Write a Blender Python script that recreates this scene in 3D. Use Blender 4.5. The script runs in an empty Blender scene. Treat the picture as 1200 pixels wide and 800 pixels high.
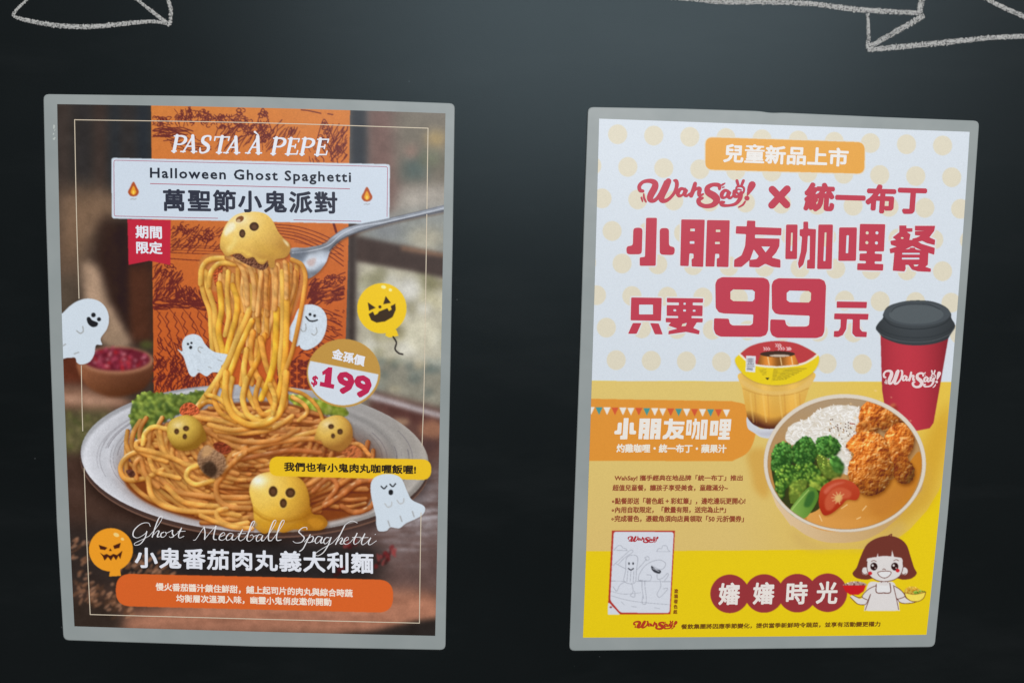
import bpy, math, random
import numpy as np

# ------------------------------------------------------------------ camera, light, exposure
SC = bpy.context.scene
COL = SC.collection
F, CY, YAW, PITCH = 0.72, -0.5901, 0.027, -0.106
cam = bpy.data.cameras.new('camera')
cam.sensor_width = 36.0
cam.lens = F * 36.0
cam.clip_start = 0.01
cam.clip_end = 100
camo = bpy.data.objects.new('camera', cam)
COL.objects.link(camo)
camo.location = (0, CY, 0)
camo.rotation_euler = (math.pi / 2 + PITCH, 0, -YAW)
SC.camera = camo

world = bpy.data.worlds.new('World')
SC.world = world
world.use_nodes = True
bg = world.node_tree.nodes['Background']
bg.inputs['Color'].default_value = (1.0, 0.97, 0.93, 1)
bg.inputs['Strength'].default_value = 0.12


def area(name, loc, target, sx, sy, power, col):
    l = bpy.data.lights.new(name, 'AREA')
    l.shape = 'RECTANGLE'
    l.size, l.size_y = sx, sy
    l.energy = power
    l.color = col
    o = bpy.data.objects.new(name, l)
    COL.objects.link(o)
    o.location = loc
    d = [target[i] - loc[i] for i in range(3)]
    from mathutils import Vector
    o.rotation_euler = Vector(d).to_track_quat('-Z', 'Y').to_euler()
    return o


# daylight falling in from the open side of the shopfront, behind and above the camera
area('daylight_opening', (0.80, -4.6, 2.0), (0.02, 0, 0.0), 3.8, 2.1, 298, (0.95, 0.955, 1.0))
SC.view_settings.view_transform = 'Standard'
SC.view_settings.look = 'None'
SC.view_settings.exposure = 0.0
SC.view_settings.gamma = 1.0
SC.view_settings.use_curve_mapping = False

# ------------------------------------------------------------------ pixel -> wall plane
ca, sa, cb, sb = math.cos(YAW), math.sin(YAW), math.cos(PITCH), math.sin(PITCH)
FWD = np.array([sa * cb, ca * cb, sb])
RGT = np.array([ca, -sa, 0.0])
UP = np.cross(RGT, FWD)


def W(p, depth=0.0):
    """photo pixels (n,2) -> points on the plane y = -depth in front of the wall"""
    p = np.asarray(p, float).reshape(-1, 2)
    d = ((p[:, :1] - 600) / (F * 1200)) * RGT + (-(p[:, 1:2] - 400) / (F * 1200)) * UP + FWD
    t = (-depth - CY) / d[:, 1:2]
    q = d * t
    q[:, 1] = -depth
    return q


def lin(c):
    c = np.clip(np.asarray(c, float), 0, 1)
    return np.where(c <= 0.04045, c / 12.92, ((c + 0.055) / 1.055) ** 2.4)


def rgb(*c):
    return np.array(c, float) / 255.0


GAIN = np.array([0.95, 0.96, 0.99])     # light on the paper; ink albedo = colour seen / light
VEIL = np.array([0.012, 0.013, 0.014])  # gloss of the laminate


def albedo(c):
    return np.clip((lin(c) - VEIL) / GAIN, 0.003, 0.88)


# ------------------------------------------------------------------ materials
def mat_new(name):
    m = bpy.data.materials.new(name)
    m.use_nodes = True
    return m, m.node_tree.nodes, m.node_tree.links, m.node_tree.nodes['Principled BSDF']


def make_print_mat():
    m, n, l, b = mat_new('printed_ink_under_laminate')
    a = n.new('ShaderNodeVertexColor')
    a.layer_name = 'Col'
    tc = n.new('ShaderNodeTexCoord')
    # faint print grain
    g = n.new('ShaderNodeTexNoise')
    g.inputs['Scale'].default_value = 1400
    g.inputs['Detail'].default_value = 2
    l.new(tc.outputs['Object'], g.inputs['Vector'])
    mr = n.new('ShaderNodeMapRange')
    mr.inputs['To Min'].default_value = 0.90
    mr.inputs['To Max'].default_value = 1.10
    l.new(g.outputs['Fac'], mr.inputs['Value'])
    mx = n.new('ShaderNodeMix')
    mx.data_type = 'RGBA'
    mx.blend_type = 'MULTIPLY'
    mx.inputs['Factor'].default_value = 1.0
    l.new(a.outputs['Color'], mx.inputs['A'])
    l.new(mr.outputs['Result'], mx.inputs['B'])
    l.new(mx.outputs['Result'], b.inputs['Base Color'])
    b.inputs['Roughness'].default_value = 0.42
    b.inputs['Specular IOR Level'].default_value = 0.28
    # slow waviness of the laminated sheet
    w = n.new('ShaderNodeTexNoise')
    w.inputs['Scale'].default_value = 9
    w.inputs['Detail'].default_value = 1
    l.new(tc.outputs['Object'], w.inputs['Vector'])
    bp = n.new('ShaderNodeBump')
    bp.inputs['Strength'].default_value = 0.25
    bp.inputs['Distance'].default_value = 0.004
    l.new(w.outputs['Fac'], bp.inputs['Height'])
    l.new(bp.outputs['Normal'], b.inputs['Normal'])
    return m


def make_wall_mat():
    m, n, l, b = mat_new('blackboard_paint')
    tc = n.new('ShaderNodeTexCoord')
    big = n.new('ShaderNodeTexNoise')
    big.inputs['Scale'].default_value = 5
    big.inputs['Detail'].default_value = 5
    l.new(tc.outputs['Object'], big.inputs['Vector'])
    fine = n.new('ShaderNodeTexNoise')
    fine.inputs['Scale'].default_value = 1300
    fine.inputs['Detail'].default_value = 3
    l.new(tc.outputs['Object'], fine.inputs['Vector'])
    r1 = n.new('ShaderNodeValToRGB')
    r1.color_ramp.elements[0].position = 0.3
    r1.color_ramp.elements[0].color = (0.0038, 0.0049, 0.0050, 1)
    r1.color_ramp.elements[1].position = 0.75
    r1.color_ramp.elements[1].color = (0.0058, 0.0072, 0.0074, 1)
    l.new(big.outputs['Fac'], r1.inputs['Fac'])
    mr = n.new('ShaderNodeMapRange')
    mr.inputs['From Min'].default_value = 0.25
    mr.inputs['From Max'].default_value = 0.75
    mr.inputs['To Min'].default_value = 0.55
    mr.inputs['To Max'].default_value = 1.45
    l.new(fine.outputs['Fac'], mr.inputs['Value'])
    mx = n.new('ShaderNodeMix')
    mx.data_type = 'RGBA'
    mx.blend_type = 'MULTIPLY'
    mx.inputs['Factor'].default_value = 1.0
    l.new(r1.outputs['Color'], mx.inputs['A'])
    l.new(mr.outputs['Result'], mx.inputs['B'])
    # chalk dust specks
    v = n.new('ShaderNodeTexVoronoi')
    v.inputs['Scale'].default_value = 55
    l.new(tc.outputs['Object'], v.inputs['Vector'])
    lt = n.new('ShaderNodeMath')
    lt.operation = 'LESS_THAN'
    lt.inputs[1].default_value = 0.035
    l.new(v.outputs['Distance'], lt.inputs[0])
    sel = n.new('ShaderNodeTexNoise')
    sel.inputs['Scale'].default_value = 60
    l.new(tc.outputs['Object'], sel.inputs['Vector'])
    gt = n.new('ShaderNodeMath')
    gt.operation = 'GREATER_THAN'
    gt.inputs[1].default_value = 0.62
    l.new(sel.outputs['Fac'], gt.inputs[0])
    ml = n.new('ShaderNodeMath')
    ml.operation = 'MULTIPLY'
    l.new(lt.outputs[0], ml.inputs[0])
    l.new(gt.outputs[0], ml.inputs[1])
    sp = n.new('ShaderNodeMix')
    sp.data_type = 'RGBA'
    l.new(ml.outputs[0], sp.inputs['Factor'])
    l.new(mx.outputs['Result'], sp.inputs['A'])
    sp.inputs['B'].default_value = (0.045, 0.05, 0.05, 1)
    # faint wiped-chalk smears
    mp = n.new('ShaderNodeMapping')
    mp.inputs['Scale'].default_value = (2.2, 1, 9)
    mp.inputs['Rotation'].default_value = (0, 0.5, 0)
    l.new(tc.outputs['Object'], mp.inputs['Vector'])
    sm = n.new('ShaderNodeTexNoise')
    sm.inputs['Scale'].default_value = 2.2
    sm.inputs['Detail'].default_value = 6
    sm.inputs['Roughness'].default_value = 0.62
    l.new(mp.outputs['Vector'], sm.inputs['Vector'])
    sr = n.new('ShaderNodeMapRange')
    sr.inputs['From Min'].default_value = 0.52
    sr.inputs['From Max'].default_value = 0.80
    sr.inputs['To Max'].default_value = 0.07
    l.new(sm.outputs['Fac'], sr.inputs['Value'])
    smx = n.new('ShaderNodeMix')
    smx.data_type = 'RGBA'
    l.new(sr.outputs['Result'], smx.inputs['Factor'])
    l.new(sp.outputs['Result'], smx.inputs['A'])
    smx.inputs['B'].default_value = (0.06, 0.065, 0.065, 1)
    l.new(smx.outputs['Result'], b.inputs['Base Color'])
    rr = n.new('ShaderNodeMapRange')
    rr.inputs['To Min'].default_value = 0.32
    rr.inputs['To Max'].default_value = 0.40
    l.new(big.outputs['Fac'], rr.inputs['Value'])
    l.new(rr.outputs['Result'], b.inputs['Roughness'])
    b.inputs['Specular IOR Level'].default_value = 0.17
    b.inputs['Specular Tint'].default_value = (0.70, 0.93, 1.0, 1)
    bp = n.new('ShaderNodeBump')
    bp.inputs['Strength'].default_value = 0.16
    bp.inputs['Distance'].default_value = 0.0004
    l.new(fine.outputs['Fac'], bp.inputs['Height'])
    l.new(bp.outputs['Normal'], b.inputs['Normal'])
    return m


def make_film_mat():
    m, n, l, b = mat_new('milky_laminate_film')
    tc = n.new('ShaderNodeTexCoord')
    big = n.new('ShaderNodeTexNoise')
    big.inputs['Scale'].default_value = 22
    big.inputs['Detail'].default_value = 6
    l.new(tc.outputs['Object'], big.inputs['Vector'])
    r1 = n.new('ShaderNodeValToRGB')
    r1.color_ramp.elements[0].position = 0.25
    r1.color_ramp.elements[0].color = (0.255, 0.290, 0.280, 1)
    r1.color_ramp.elements[1].position = 0.75
    r1.color_ramp.elements[1].color = (0.305, 0.335, 0.322, 1)
    l.new(big.outputs['Fac'], r1.inputs['Fac'])
    l.new(r1.outputs['Color'], b.inputs['Base Color'])
    b.inputs['Roughness'].default_value = 0.38
    b.inputs['Specular IOR Level'].default_value = 0.25
    w = n.new('ShaderNodeTexNoise')
    w.inputs['Scale'].default_value = 30
    l.new(tc.outputs['Object'], w.inputs['Vector'])
    bp = n.new('ShaderNodeBump')
    bp.inputs['Strength'].default_value = 0.3
    bp.inputs['Distance'].default_value = 0.002
    l.new(w.outputs['Fac'], bp.inputs['Height'])
    l.new(bp.outputs['Normal'], b.inputs['Normal'])
    return m


def make_chalk_mat():
    m, n, l, b = mat_new('white_chalk')
    tc = n.new('ShaderNodeTexCoord')
    f = n.new('ShaderNodeTexNoise')
    f.inputs['Scale'].default_value = 900
    f.inputs['Detail'].default_value = 3
    l.new(tc.outputs['Object'], f.inputs['Vector'])
    r = n.new('ShaderNodeValToRGB')
    r.color_ramp.elements[0].position = 0.34
    r.color_ramp.elements[0].color = (0.07, 0.075, 0.072, 1)
    r.color_ramp.elements[1].position = 0.54
    r.color_ramp.elements[1].color = (0.43, 0.43, 0.405, 1)
    l.new(f.outputs['Fac'], r.inputs['Fac'])
    l.new(r.outputs['Color'], b.inputs['Base Color'])
    b.inputs['Roughness'].default_value = 0.95
    b.inputs['Specular IOR Level'].default_value = 0.1
    return m


M_PRINT, M_WALL, M_FILM, M_CHALK = make_print_mat(), make_wall_mat(), make_film_mat(), make_chalk_mat()


# ------------------------------------------------------------------ mesh helpers
def mesh_obj(name, verts, faces, mat, parent=None, cols=None):
    me = bpy.data.meshes.new(name)
    verts = np.asarray(verts, float)
    if parent is not None:
        verts = verts - np.array(OFFSET.get(parent.name, (0, 0, 0)))
    me.from_pydata(verts.tolist(), [], faces)
    me.materials.append(mat)
    if cols is not None:
        a = me.color_attributes.new('Col', 'FLOAT_COLOR', 'POINT')
        c4 = np.ones((len(verts), 4), np.float32)
        c4[:, :3] = cols
        a.data.foreach_set('color', c4.ravel())
    me.update()
    o = bpy.data.objects.new(name, me)
    COL.objects.link(o)
    if parent is not None:
        o.parent = parent
    return o


OFFSET = {}


def cr(pts, closed=False, n=8):
    """Catmull-Rom through pts"""
    P = np.asarray(pts, float)
    if closed:
        Q = np.vstack([P[-1], P, P[0], P[1]])
        m = len(P)
    else:
        Q = np.vstack([2 * P[0] - P[1], P, 2 * P[-1] - P[-2]])
        m = len(P) - 1
    t = np.linspace(0, 1, n, endpoint=False)[:, None]
    out = []
    for i in range(m):
        a, b, c, d = Q[i], Q[i + 1], Q[i + 2], Q[i + 3]
        out.append(0.5 * (2 * b + (c - a) * t + (2 * a - 5 * b + 4 * c - d) * t ** 2 + (3 * b - a - 3 * c + d) * t ** 3))
    if not closed:
        out.append(P[-1:])
    return np.vstack(out)


def rrect(p, r, n=5):
    """round the corners of a polygon given in pixels"""
    P = np.asarray(p, float)
    out = []
    for i in range(len(P)):
        a, b, c = P[i - 1], P[i], P[(i + 1) % len(P)]
        u, v = a - b, c - b
        lu, lv = np.linalg.norm(u), np.linalg.norm(v)
        k = min(r, lu * 0.48, lv * 0.48)
        s, e = b + u / lu * k, b + v / lv * k
        for t in np.linspace(0, 1, n):
            out.append((1 - t) ** 2 * s + 2 * t * (1 - t) * b + t ** 2 * e)
    return np.array(out)


def ell(cx, cy, rx, ry=None, rot=0, n=40):
    ry = rx if ry is None else ry
    t = np.linspace(0, 2 * np.pi, n, endpoint=False)
    x, y = rx * np.cos(t), ry * np.sin(t)
    c, s = math.cos(rot), math.sin(rot)
    return np.stack([cx + c * x - s * y, cy + s * x + c * y], 1)


def Z(ox, oy, s):
    """coordinates read off an enlarged view -> photo pixels"""
    return lambda pts: np.asarray(pts, float).reshape(-1, 2) / s + np.array([ox, oy])


# ------------------------------------------------------------------ ink: printed lettering as thin raised shapes
from mathutils import Vector
from mathutils.geometry import tessellate_polygon


class Ink:
    def __init__(self, base=0.00188):
        self.v, self.f, self.c = [], [], []
        self.n = 0
        self.d = base

    def add(self, px, tris, col, rise=None):
        self.d += 2.5e-6
        w = W(px, self.d)
        if rise is not None:
            w[:, 1] -= rise
            self.d += float(np.max(rise))
        self.v.append(w)
        self.f += [tuple(int(k) + self.n for k in t) for t in tris]
        self.c.append(np.tile(albedo(col), (len(w), 1)))
        self.n += len(w)

    def poly(self, px, col, holes=()):
        loops = [np.asarray(px, float)] + [np.asarray(h, float) for h in holes]
        allp = np.vstack(loops)
        tris = tessellate_polygon([[Vector((p[0], p[1], 0)) for p in l] for l in loops])
        self.add(allp, tris, col)

    def ribbon(self, px, w, col, n=8, smooth=True):
        """a pen stroke; w = width in pixels, one number or one per point"""
        px = np.asarray(px, float)
        w = np.broadcast_to(np.asarray(w, float), (len(px),))
        q = np.column_stack([px, w])
        if smooth and len(px) > 2:
            q = cr(q, False, n)
        p, w = q[:, :2], np.maximum(q[:, 2], 0.15)
        t = np.gradient(p, axis=0)
        t /= np.linalg.norm(t, axis=1)[:, None] + 1e-9
        nn = np.stack([-t[:, 1], t[:, 0]], 1)
        L, R = p + nn * w[:, None] / 2, p - nn * w[:, None] / 2
        v, tr = [], []
        m = len(p)
        tr = [(i, i + 1, m + i + 1, m + i) for i in range(m - 1)]
        up = np.linspace(0, 2.4e-7 * m, m)
        self.add(np.vstack([L, R]), tr, col, np.r_[up, up])
        for k in (0, -1):
            if w[k] > 1.2:
                self.poly(ell(p[k, 0], p[k, 1], w[k] / 2, n=10), col)

    def text(self, s, tl, tr, h, col, bold=0.0, track=1.0, vdir=(0, 1), res=2, shear=0.0):
        """ink box of the text: top-left, top-right, height (all in photo pixels)"""
        v, f = glyphs(s, track, res)
        lo, hi = v.min(0), v.max(0)
        u = (v[:, 0] - lo[0]) / (hi[0] - lo[0])
        k = (hi[1] - v[:, 1]) / (hi[1] - lo[1])
        tl, tr, vd = np.array(tl, float), np.array(tr, float), np.array(vdir, float)
        b = bold / 2
        tl2, tr2 = tl + (b, b), tr + (-b, b)
        hh = h - bold
        p = tl2 + u[:, None] * (tr2 - tl2) + k[:, None] * vd * hh
        p[:, 0] += shear * hh * (0.5 - k)
        if bold > 0:
            m = 8
            for i in range(m):
                a = 2 * math.pi * (i + 0.5) / m
                self.add(p + np.array([math.cos(a), math.sin(a)]) * b, f, col)
        self.add(p, f, col)

    def build(self, name, parent, label=None):
        o = mesh_obj(name, np.vstack(self.v), self.f, M_PRINT, parent, np.vstack(self.c))
        if label:
            o['label'] = label
        return o


_gl = {}


def glyphs(s, track=1.0, res=2):
    key = (s, track, res)
    if key in _gl:
        return _gl[key]
    if '童' in s:      # the built-in glyph fills badly: stack its upper and lower halves
        va, fa = glyphs(s.replace('童', '立'), track, res)
        vb, fb = glyphs(s.replace('童', '里'), track, res)
        w2, _ = glyphs('里里', track, res)
        w1, _ = glyphs('里', track, res)
        adv = (w2[:, 0].max() - w2[:, 0].min()) - (w1[:, 0].max() - w1[:, 0].min())
        va, vb = va.copy(), vb.copy()
        keep = np.zeros(len(vb), bool)
        for i, ch in enumerate(s):
            if ch == '童':
                ma = (va[:, 0] > i * adv) & (va[:, 0] < (i + 1) * adv)
                mb = (vb[:, 0] > i * adv) & (vb[:, 0] < (i + 1) * adv)
                va[ma, 1] = 0.55 + (va[ma, 1] + 0.06) * 0.34
                vb[mb, 1] = -0.07 + (vb[mb, 1] + 0.07) * 0.62
                keep |= mb
        n = len(va)
        f = list(fa) + [tuple(k + n for k in t) for t in fb if all(keep[k] for k in t)]
        _gl[key] = (np.vstack([va, vb]), f)
        used = np.unique([k for t in f for k in t])
        mp = -np.ones(n + len(vb), int)
        mp[used] = np.arange(len(used))
        _gl[key] = (np.vstack([va, vb])[used], [tuple(int(mp[k]) for k in t) for t in f])
        return _gl[key]
    c = bpy.data.curves.new('lettering', 'FONT')
    c.body = s
    c.size = 1
    c.resolution_u = res
    c.space_character = track
    o = bpy.data.objects.new('lettering', c)
    COL.objects.link(o)
    dg = bpy.context.evaluated_depsgraph_get()
    e = o.evaluated_get(dg)
    m = e.to_mesh()
    v = np.array([(p.co.x, p.co.y) for p in m.vertices])
    f = [tuple(p.vertices) for p in m.polygons]
    e.to_mesh_clear()
    bpy.data.objects.remove(o)
    bpy.data.curves.remove(c)
    _gl[key] = (v, f)
    return v, f


# ------------------------------------------------------------------ canvas: the flat colour print, laid onto a fine vertex grid
def boxblur1(a, r, axis):
    if r < 1:
        return a
    a = np.moveaxis(a, axis, 0)
    p = np.concatenate([np.repeat(a[:1], r + 1, 0), a, np.repeat(a[-1:], r, 0)], 0)
    c = np.cumsum(p, 0, dtype=np.float64)
    o = (c[2 * r + 1:] - c[:-2 * r - 1]) / (2 * r + 1)
    return np.moveaxis(o, 0, axis)


def gblur(a, s):
    r = max(1, int(round(s * 0.97)))
    for _ in range(3):
        a = boxblur1(boxblur1(a, r, 0), r, 1)
    return a


class Canvas:
    def __init__(self, x0, y0, x1, y1, S=3, seed=1):
        self.x0, self.y0, self.S = x0, y0, S
        self.Wd, self.H = int((x1 - x0) * S), int((y1 - y0) * S)
        self.a = np.zeros((self.H, self.Wd, 3))
        self.rs = np.random.RandomState(seed)

    def reg(self, p, pad):
        S = self.S
        i0 = max(0, int((p[:, 0].min() - pad - self.x0) * S))
        i1 = min(self.Wd, int((p[:, 0].max() + pad - self.x0) * S) + 2)
        j0 = max(0, int((p[:, 1].min() - pad - self.y0) * S))
        j1 = min(self.H, int((p[:, 1].max() + pad - self.y0) * S) + 2)
        if i1 <= i0 or j1 <= j0:
            return None
        X = (np.arange(i0, i1) + 0.5)[None, :] / S + self.x0
        Y = (np.arange(j0, j1) + 0.5)[:, None] / S + self.y0
        return (slice(j0, j1), slice(i0, i1)), X, Y

    @staticmethod
    def inside(p, X, Y):
        m = np.zeros((Y.shape[0], X.shape[1]), bool)
        q = np.roll(p, -1, 0)
        for (x1, y1), (x2, y2) in zip(p, q):
            if y1 == y2:
                continue
            c = (y1 > Y) != (y2 > Y)
            xi = x1 + (Y - y1) * (x2 - x1) / (y2 - y1)
            m ^= c & (X < xi)
        return m

    def blend(self, sl, m, col):
        if callable(col):
            raise TypeError
        self.a[sl] = self.a[sl] * (1 - m[..., None]) + np.asarray(col) * m[..., None]

    def poly(self, p, col, alpha=1.0, soft=0.0, holes=()):
        p = np.asarray(p, float)
        r = self.reg(p, soft * 3 + 1)
        if r is None:
            return
        sl, X, Y = r
        m = self.inside(p, X, Y)
        for h in holes:
            m &= ~self.inside(np.asarray(h, float), X, Y)
        m = m.astype(float)
        if soft > 0:
            m = gblur(m, soft * self.S)
        if callable(col):
            c = col(X + 0 * Y, Y + 0 * X)
        else:
            c = np.asarray(col)
        self.blend(sl, m * alpha, c)

    def dist(self, p, w):
        """distance, side, position along a polyline, and local radius"""
        p = np.asarray(p, float)
        w = np.broadcast_to(np.asarray(w, float), (len(p),))
        r = self.reg(p, w.max() + 1.5)
        if r is None:
            return None
        sl, X, Y = r
        D = np.full((Y.shape[0], X.shape[1]), 9.0)
        U = np.zeros_like(D)
        NX, NY, T = np.zeros_like(D), np.zeros_like(D), np.zeros_like(D)
        S = self.S
        for k in range(len(p) - 1):
            a, b = p[k], p[k + 1]
            wm = max(w[k], w[k + 1]) + 0.8
            bx0, bx1 = min(a[0], b[0]) - wm, max(a[0], b[0]) + wm
            by0, by1 = min(a[1], b[1]) - wm, max(a[1], b[1]) + wm
            i0 = max(0, int((bx0 - X[0, 0]) * S)); i1 = int((bx1 - X[0, 0]) * S) + 2
            j0 = max(0, int((by0 - Y[0, 0]) * S)); j1 = int((by1 - Y[0, 0]) * S) + 2
            if i1 <= i0 or j1 <= j0:
                continue
            x, y = X[:, i0:i1], Y[j0:j1]
            if x.size == 0 or y.size == 0:
                continue
            e = b - a
            L2 = e @ e + 1e-9
            t = np.clip(((x - a[0]) * e[0] + (y - a[1]) * e[1]) / L2, 0, 1)
            dx, dy = x - a[0] - t * e[0], y - a[1] - t * e[1]
            ww = w[k] + (w[k + 1] - w[k]) * t
            d = np.sqrt(dx * dx + dy * dy) / ww
            s = np.sign(e[0] * dy - e[1] * dx)
            l = math.sqrt(L2)
            sub = (slice(j0, j0 + d.shape[0]), slice(i0, i0 + d.shape[1]))
            m = d < D[sub]
            D[sub] = np.where(m, d, D[sub])
            U[sub] = np.where(m, d * s, U[sub])
            NX[sub] = np.where(m, -e[1] / l, NX[sub])
            NY[sub] = np.where(m, e[0] / l, NY[sub])
            T[sub] = np.where(m, (k + t) / (len(p) - 1), T[sub])
        return sl, D, U, NX, NY, T

    def stroke(self, p, w, col, alpha=1.0):
        r = self.dist(p, np.asarray(w, float) / 2)
        if r is None:
            return
        sl, D = r[0], r[1]
        self.blend(sl, (D < 1) * alpha, col)

    def strand(self, p, w, base, shade=0.55, hi=0.30, shadow=0.45, dark=None):
        """a round noodle lit from the upper left"""
        p = np.asarray(p, float)
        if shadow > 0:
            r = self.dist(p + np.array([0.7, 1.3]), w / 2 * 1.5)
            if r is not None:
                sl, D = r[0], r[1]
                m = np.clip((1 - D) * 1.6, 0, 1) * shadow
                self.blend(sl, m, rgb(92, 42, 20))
        r = self.dist(p, w / 2)
        if r is None:
            return
        sl, D, U, NX, NY, T = r
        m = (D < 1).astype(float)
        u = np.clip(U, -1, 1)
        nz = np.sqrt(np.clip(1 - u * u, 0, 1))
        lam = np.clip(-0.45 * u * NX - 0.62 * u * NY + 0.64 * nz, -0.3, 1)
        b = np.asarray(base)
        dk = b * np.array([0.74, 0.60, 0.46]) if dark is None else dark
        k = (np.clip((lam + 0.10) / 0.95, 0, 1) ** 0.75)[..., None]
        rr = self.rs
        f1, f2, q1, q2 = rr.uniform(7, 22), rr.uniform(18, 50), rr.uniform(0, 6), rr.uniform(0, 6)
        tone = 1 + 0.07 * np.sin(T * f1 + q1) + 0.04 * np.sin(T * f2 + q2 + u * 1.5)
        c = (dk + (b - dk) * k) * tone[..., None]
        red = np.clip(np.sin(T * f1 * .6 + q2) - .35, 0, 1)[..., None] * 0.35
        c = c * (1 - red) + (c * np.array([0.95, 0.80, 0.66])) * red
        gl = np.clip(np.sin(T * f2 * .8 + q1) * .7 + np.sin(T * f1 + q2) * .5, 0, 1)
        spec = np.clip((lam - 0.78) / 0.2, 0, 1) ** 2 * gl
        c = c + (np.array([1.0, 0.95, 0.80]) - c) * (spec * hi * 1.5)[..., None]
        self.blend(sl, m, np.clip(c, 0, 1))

    def noise(self, n, octaves=4, seed=0):
        rs = np.random.RandomState(seed)
        out = np.zeros((self.H, self.Wd))
        amp = 1.0
        for o in range(octaves):
            g = rs.rand(int(n * self.H / self.Wd) + 2, n + 2)
            yi = np.linspace(0, g.shape[0] - 1.001, self.H)
            xi = np.linspace(0, g.shape[1] - 1.001, self.Wd)
            y0, x0 = yi.astype(int), xi.astype(int)
            fy, fx = yi - y0, xi - x0
            fy = (fy * fy * (3 - 2 * fy))[:, None]
            fx = (fx * fx * (3 - 2 * fx))[None, :]
            v = (g[y0][:, x0] * (1 - fy) + g[y0 + 1][:, x0] * fy) * (1 - fx) + \
                (g[y0][:, x0 + 1] * (1 - fy) + g[y0 + 1][:, x0 + 1] * fy) * fx
            out += amp * (v - 0.5)
            amp *= 0.55
            n *= 2
        return out

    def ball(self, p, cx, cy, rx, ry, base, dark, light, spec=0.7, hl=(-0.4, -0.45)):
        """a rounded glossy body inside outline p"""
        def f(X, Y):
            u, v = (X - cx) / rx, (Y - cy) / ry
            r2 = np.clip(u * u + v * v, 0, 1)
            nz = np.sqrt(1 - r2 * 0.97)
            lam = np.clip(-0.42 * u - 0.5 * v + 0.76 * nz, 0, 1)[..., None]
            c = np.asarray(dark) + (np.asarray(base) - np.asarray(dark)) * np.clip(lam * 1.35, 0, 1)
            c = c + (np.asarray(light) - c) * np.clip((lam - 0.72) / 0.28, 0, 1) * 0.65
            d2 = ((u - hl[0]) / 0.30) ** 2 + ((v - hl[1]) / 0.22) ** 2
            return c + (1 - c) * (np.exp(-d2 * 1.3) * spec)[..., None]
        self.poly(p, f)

    def relief(self, p, dark, mid, light, n=70, seed=1, k=5.0, lump=0.0, spec=0.0, alpha=1.0):
        """craggy matter: a noise height field lit from the upper left"""
        key = (n, seed)
        if not hasattr(self, '_rel'):
            self._rel = {}
        if key not in self._rel:
            h = self.noise(n, 4, seed)
            h = 1 - np.abs(h) * 2.2
            gy, gx = np.gradient(h)
            self._rel[key] = (h, gx * n, gy * n)
        h, gx, gy = self._rel[key]
        p = np.asarray(p, float)
        sl, X, Y = self.reg(p, 1)
        m = self.inside(p, X, Y).astype(float)
        s = (gx[sl] * 0.6 + gy[sl] * 0.8) * k * 0.05
        t = np.clip(0.5 + s * 0.5 + (h[sl] - 0.6) * 0.5, 0, 1)[..., None]
        c = np.where(t < .5, np.asarray(dark) + (np.asarray(mid) - np.asarray(dark)) * t * 2, np.asarray(mid) + (np.asarray(light) - np.asarray(mid)) * (t - .5) * 2)
        if spec > 0:
            c = c + (1 - c) * np.clip((t - .86) / .14, 0, 1) * spec
        self.blend(sl, m * alpha, c)

    def clump(self, p, n, r, cols, light=(-0.5, -0.7), amp=0.30, order='y', blob=1.0):
        """many small rounded grains filling outline p"""
        p = np.asarray(p, float)
        lo, hi = p.min(0), p.max(0)
        q = self.rs.rand(n * 3, 2) * (hi - lo) + lo
        keep = []
        for a in q:
            m = False
            s = np.roll(p, -1, 0)
            c = ((p[:, 1] > a[1]) != (s[:, 1] > a[1]))
            with np.errstate(divide='ignore', invalid='ignore'):
                xi = p[:, 0] + (a[1] - p[:, 1]) * (s[:, 0] - p[:, 0]) / (s[:, 1] - p[:, 1])
            if (c & (a[0] < xi)).sum() % 2:
                keep.append(a)
            if len(keep) >= n:
                break
        keep = np.array(keep)
        if order == 'y':
            keep = keep[np.argsort(keep[:, 1])]
        ctr = (lo + hi) / 2
        for a in keep:
            rr = r * self.rs.uniform(0.6, 1.25)
            e = ell(a[0], a[1], rr, rr * self.rs.uniform(0.7, 1.0), self.rs.uniform(0, 3), 9)
            c = np.asarray(cols[self.rs.randint(len(cols))])
            g = ((a - ctr) / (hi - lo) * 2) @ np.array(light) * amp
            c = np.clip(c * (1 + g + self.rs.uniform(-0.12, 0.12)), 0, 1)
            self.poly(e + np.array([0.35, 0.5]) * rr, c * 0.55, 0.45)
            self.poly(e, c)
            self.poly(ell(a[0] - rr * 0.3, a[1] - rr * 0.35, rr * 0.45, n=7), np.clip(c * 1.28 + 0.04, 0, 1), 0.7)

    def sample(self, px):
        a = self.cum
        S = self.S
        x = np.clip((px[:, 0] - self.x0) * S - 0.5, 0, self.Wd - 1.01)
        y = np.clip((px[:, 1] - self.y0) * S - 0.5, 0, self.H - 1.01)
        i, j = x.astype(int), y.astype(int)
        fx, fy = (x - i)[:, None], (y - j)[:, None]
        return (a[j, i] * (1 - fx) + a[j, i + 1] * fx) * (1 - fy) + (a[j + 1, i] * (1 - fx) + a[j + 1, i + 1] * fx) * fy

    def finish(self):
        self.cum = boxblur1(boxblur1(self.a, 1, 0), 1, 1)


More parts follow.
